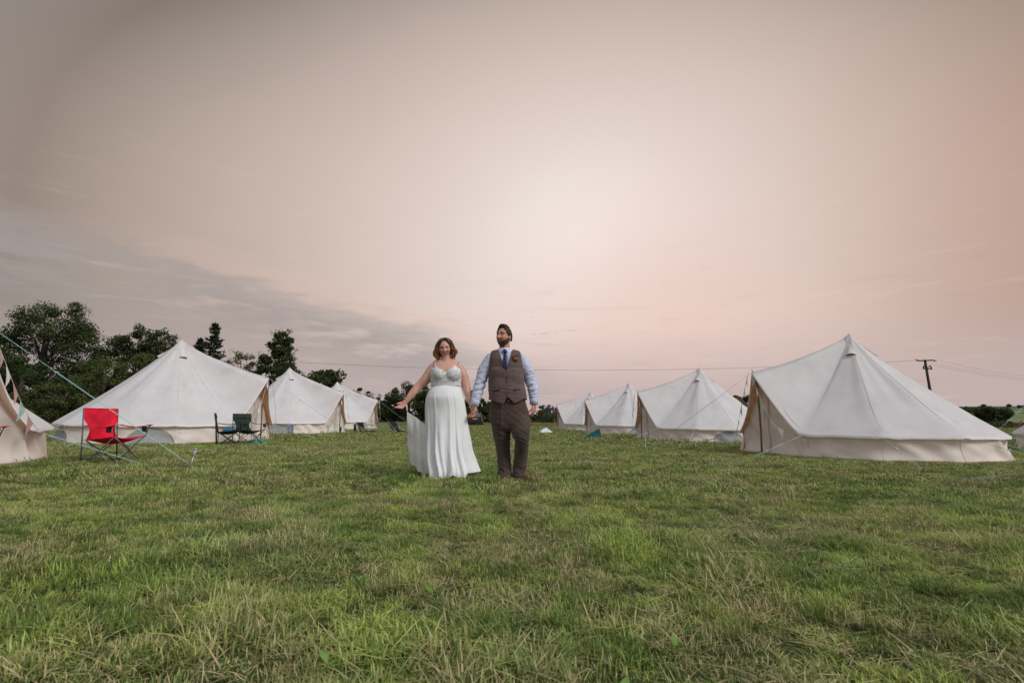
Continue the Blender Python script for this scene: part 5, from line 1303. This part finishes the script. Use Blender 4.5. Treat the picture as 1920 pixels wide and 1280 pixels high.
# low sling chairs and bits by the far left tent -------------------
def sling_chair(label, x, y, rz, sc=1.):
    T = thing('sling_chair', label, 'chair', (x, y, gz(x, y)), rz, 'black sling chairs by the farthest left tent'); T.scale = (sc,)*3; n = 14
    prof = [(-.42, .50), (-.36, .36), (-.26, .22), (-.10, .13), (.08, .12), (.24, .11), (.40, .05), (.52, .02)]
    b = MB()
    def f(i, j):
        k = j/n*(len(prof)-1); a = int(min(k, len(prof)-2)); t = k-a; p = Vector((lerp(prof[a][0], prof[a+1][0], t), 0, lerp(prof[a][1], prof[a+1][1], t)))
        u = i/8-.5; return p+Vector((0, u*.46, -.04*math.cos(u*3.0)*math.sin(math.pi*j/n)))
    b.grid(f, 8, n); s = b.build('sling', M['blackcloth'], T); sd = s.modifiers.new('t', 'SOLIDIFY'); sd.thickness = .012
    for s_ in (-.24, .24):
        for a, c in (((-.44, s_, .52), (.14, s_, 0)), ((-.36, s_*1.02, 0), (.16, s_*1.02, .36)), ((.16, s_, .36), (.30, s_, .10))):
            b = MB(); b.tube([a, c], .011, 7); b.build('leg', M['alu'], T)
        b = MB(); b.box((0.02, s_*1.05, .37), (.34, .045, .022)); b.build('armrest', M['plastic'], T)
    return T
M['alu'] = material('aluminium', (.5, .5, .52), .35, .1, metal=.8)
sling_chair('black sling chair standing alone right of the farthest left tent', -5.35, 24.6, R(-30), 1.1)
sling_chair('black sling chair with silver legs next to the black stool', -6.75, 24.0, R(-25), 1.0)
T = thing('folding_stool', 'black folding stool in front of the farthest left tent door', 'stool', (-7.2, 24.2, gz(-7.2, 24.2)), .2)
b = MB(); b.box((0, 0, .40), (.40, .34, .03)); b.build('stool_top', M['blackcloth'], T)
for s_ in (-1, 1):
    b = MB(); b.box((s_*.13, 0, .19), (.09, .30, .38)); b.build('leg', M['plastic'], T)
T = thing('boots', 'pair of black boots standing by the middle left tent', 'boots', (-7.75, 23.2, gz(-7.7, 23.2)), 0)
for s_ in (-.07, .07):
    b = MB(); b.tube([(s_, 0, .0), (s_, 0, .12), (s_, .01, .30)], [.055, .05, .055], 10); b.ball((s_+.02, -.08, .045), (.05, .13, .045), 10, 8); b.build('boot', M['blackcloth'], T)
b = MB(); b.ball((at(1116, 824, 20.).x, 20., gz(3.2, 20)+.07), .065, 14, 10); tag(b.build('ball', material('dark_blue_ball', (.02, .02, .07), .4, .2)), 'small dark blue ball on the grass right of the green towel', 'ball')

# solar stake lights ----------------------------------------------
def stake_light(label, x, y, h, lean=0.):
    T = thing('solar_light', label, 'garden light', (x, y, gz(x, y)), 0, 'solar stake lights marking the guy ropes'); m = Matrix.Rotation(lean, 3, 'Y'); r_ = lambda *a: m @ Vector(a)
    st = material('brushed_steel', (.42, .40, .37), .4, .1, 20, metal=.7)
    b = MB(); b.tube([r_(0, 0, -.05), r_(0, 0, h*.68)], .0085, 8); b.build('stake', st, T)
    b = MB(); b.tube([r_(0, 0, h*.66), r_(0, 0, h*.70), r_(0, 0, h*.95)], [.010, .017, .022], 12); b.build('lens', material('clear_lens', (.42, .42, .40), .15, .1, 40), T)
    b = MB(); b.tube([r_(0, 0, h*.95), r_(0, 0, h)], [.027, .027], 14); b.build('cap', st, T)
stake_light('steel solar stake light leaning beside the left turquoise guy rope', at(355, 880, 6.75).x, 6.75, .29, .20)
stake_light('small solar stake light left of the black stool', at(670, 823, 16.6).x, 16.6, .19)
stake_light('solar stake light at the peg of the right turquoise guy rope', at(1211, 842, 12.7).x, 12.7, .29, -.04)
stake_light('tiny solar stake light beside the white crumpled cloth', at(1013.5, 810, 29.).x, 29., .34)

# car ---------------------------------------------------------------
def car():
    x = at(889, 797, 57).x; y = 58.0; T = thing('parked_car', 'dark hatchback seen from behind with a yellow number plate', 'car', (x, y, gz(x, y)), R(3))
    paint = material('dark_blue_paint', (.006, .008, .014), .3, .1, 3, spec=.6); gl = material('rear_glass', (.10, .12, .14), .08, .1, 3, spec=.8)
    W = .90
    P = [(0, .42, .30, .86), (.04, .55, .28, .88), (.10, .95, .30, .89), (.22, 1.02, .28, .88), (.50, 1.38, .28, .84), (.8, 1.46, .27, .86), (1.8, 1.47, .25, .86), (2.6, 1.30, .25, .87), (3.0, 1.0, .26, .88), (3.9, .86, .28, .86), (4.25, .62, .32, .80)]
    b = MB(); n = 20
    def f(i, j):
        yy, top, bot, hw = P[j]; a = 2*math.pi*i/n; ca, sa = math.cos(a), math.sin(a); zm = (top+bot)/2; hz_ = (top-bot)/2
        zz = zm+hz_*math.copysign(abs(sa)**.45, sa); w_ = hw*math.copysign(abs(ca)**.42, ca)
        if zz > .92: w_ *= 1-.22*(zz-.92)/.5
        return Vector((w_, yy, zz))
    b.grid(f, n, len(P)-1, True); b.F += [tuple(range(n-1, -1, -1)), tuple(range((len(P)-1)*n, len(P)*n))]
    b.build('body', paint, T)
    b = MB(); b.add([(-.62, .205, 1.00), (.62, .205, 1.00), (.50, .46, 1.345), (-.50, .46, 1.345), (-.62, .24, 1.00), (.62, .24, 1.00), (.50, .49, 1.345), (-.50, .49, 1.345)], [(0, 1, 2, 3), (0, 3, 7, 4), (1, 5, 6, 2), (3, 2, 6, 7), (0, 4, 5, 1)]); b.build('rear_window', gl, T, False)
    b = MB(); b.box((0, .0, .47), (1.66, .14, .26)); b.build('bumper', material('bumper_plastic', (.02, .022, .026), .5, .1), T, False)
    b = MB(); b.box((0, -.022, .76), (.52, .02, .115)); b.build('number_plate', material('yellow_plate', (.75, .42, .04), .5, .03), T, False)
    for s in (-1, 1):
        b = MB(); b.box((s*.70, .02, .84), (.24, .10, .15)); b.build('tail_light', material('tail_light_red', (.35, .01, .012), .2, .1), T, False)
        for yy in (.72, 3.4):
            b = MB(); b.tube([(s*.70, yy, .31), (s*.885, yy, .31)], .31, 20); w_ = b.build('wheel', material('tyre', (.012, .012, .013), .8, .1), T)
            b = MB(); b.tube([(s*.885, yy, .31), (s*.895, yy, .31)], .19, 14); b.build('rim', M['alu'], w_)
        b = MB(); b.ball((s*.98, 2.5, .98), (.10, .06, .07), 8, 6); b.build('mirror', paint, T)
        b = MB(); b.tube([(s*.62, .50, 1.40), (s*.64, .9, 1.50), (s*.64, 2.2, 1.49)], .018, 6); b.build('roof_rail', M['alu'], T)
car()
# dark tent with an orange trimmed edge behind the right row --------------
def dome():
    x, y = at(1362, 760, 30).x, 30.; T = thing('dome_tent', 'navy dome tent with orange piping behind the gap in the right row', 'tent', (x, y, gz(x, y)), R(20))
    b = MB(); n = 30; Rr = 1.7; H = at(0, 744, 30).z-gz(x, y)
    b.grid(lambda i, j: Vector((Rr*math.cos(i/n*2*math.pi)*math.cos(j/10*1.45), Rr*math.sin(i/n*2*math.pi)*math.cos(j/10*1.45), H*math.sin(j/10*1.5708)**.9*1.0)), n, 10, True); b.build('flysheet', material('navy_flysheet', (.008, .012, .025), .6, .2, 5), T)
    om = material('orange_piping', (.85, .36, .04), .6, .1)
    for a in (0., math.pi/2):
        b = MB(); b.tube([Vector((Rr*1.01*math.cos(t)*math.cos(a), Rr*1.01*math.cos(t)*math.sin(a), H*1.012*abs(math.sin(t))**.9)) for t in [k*math.pi/24 for k in range(25)]], .065, 6); b.build('piping', om, T)
dome()
# power line --------------------------------------------------------
def power():
    wood = material('creosoted_pole', (.045, .032, .024), .85, .25, 4, .4, 30, stretch=(1, 1, .1)); dk = material('dark_steel', (.03, .03, .032), .6, .2); wm = material('grey_wire', (.10, .09, .09), .6, .1)
    Yp = 52.; top = at(1734, 674, Yp); g = gz(top.x, Yp); H = top.z-g
    T = thing('utility_pole', 'dark wooden power pole with crossarms behind the largest tent', 'pole', (top.x, Yp, g), 0); lean = .35
    b = MB(); b.tube([(lean, 0, -.3), (0, 0, H)], [.15, .11], 12); b.build('shaft', wood, T)
    d = Vector((1, .35, 0)).normalized()
    b = MB(); c = Vector((0, -.12, H-.10)); b.box(c, (2.5, .10, .12), Matrix.Rotation(.34, 3, 'Z') @ Matrix.Rotation(-.06, 3, 'Y')); b.build('crossarm', dk, T)
    b = MB(); c2 = Vector((.07, -.12, H-.95)); b.box(c2, (1.3, .10, .10), Matrix.Rotation(.34, 3, 'Z')); b.build('crossarm', dk, T)
    for s in (-1, 0, 1):
        for q, cc, L in ((0, Vector((0, -.12, H-.10)), 1.20), (1, c2, .58)):
            if s == 0 and q == 1: continue
            b = MB(); p = cc+d*s*L; 
            if q == 0: b.tube([p, p+d*(s or .2)*.34+Vector((0, 0, .0))], [.04, .055], 8)
            else: b.tube([p, p+Vector((0, 0, .16)), p+Vector((.0, 0, .34))+d*(-.18*s)], [.05, .07, .05], 8); b.tube([p+Vector((0, 0, .34))+d*(-.18*s), c2+Vector((0, 0, .05))], .035, 6)
            b.build('insulator', dk, T)
    b = MB(); b.tube([(.45, .16, -.2), (.16, .14, H-1.2)], .02, 5); b.build('stay_wire', dk, T)
    def wire(label, pts, r=.016):
        b = MB(); b.tube(pts, r, 5); tag(b.build('power_cable', wm), label, 'cable', 'overhead power cables')
    def para(a, c, sag, n=30): return [a.lerp(c, k/n)-Vector((0, 0, 4*sag*(k/n)*(1-k/n))) for k in range(n+1)]
    A = at(1712, 676, Yp-.6); Bp = at(560, 679, 56.)
    wire('long overhead cable crossing behind the couple from the pole leftwards', para(A, Bp, .92), .013)
    for (ax, ay, ex, ey), nm in zip(((1757, 674, 1935, 706), (1745, 679, 1935, 710), (1738, 682, 1935, 713)), ('topmost', 'middle', 'lowest')):
        wire(nm+' of three thin cables running right from the power pole', para(at(ax, ay, Yp), at(ex, ey, 60.), .25, 14), .008)
    # pole at the far end of the long cable, hidden among the trees
power()
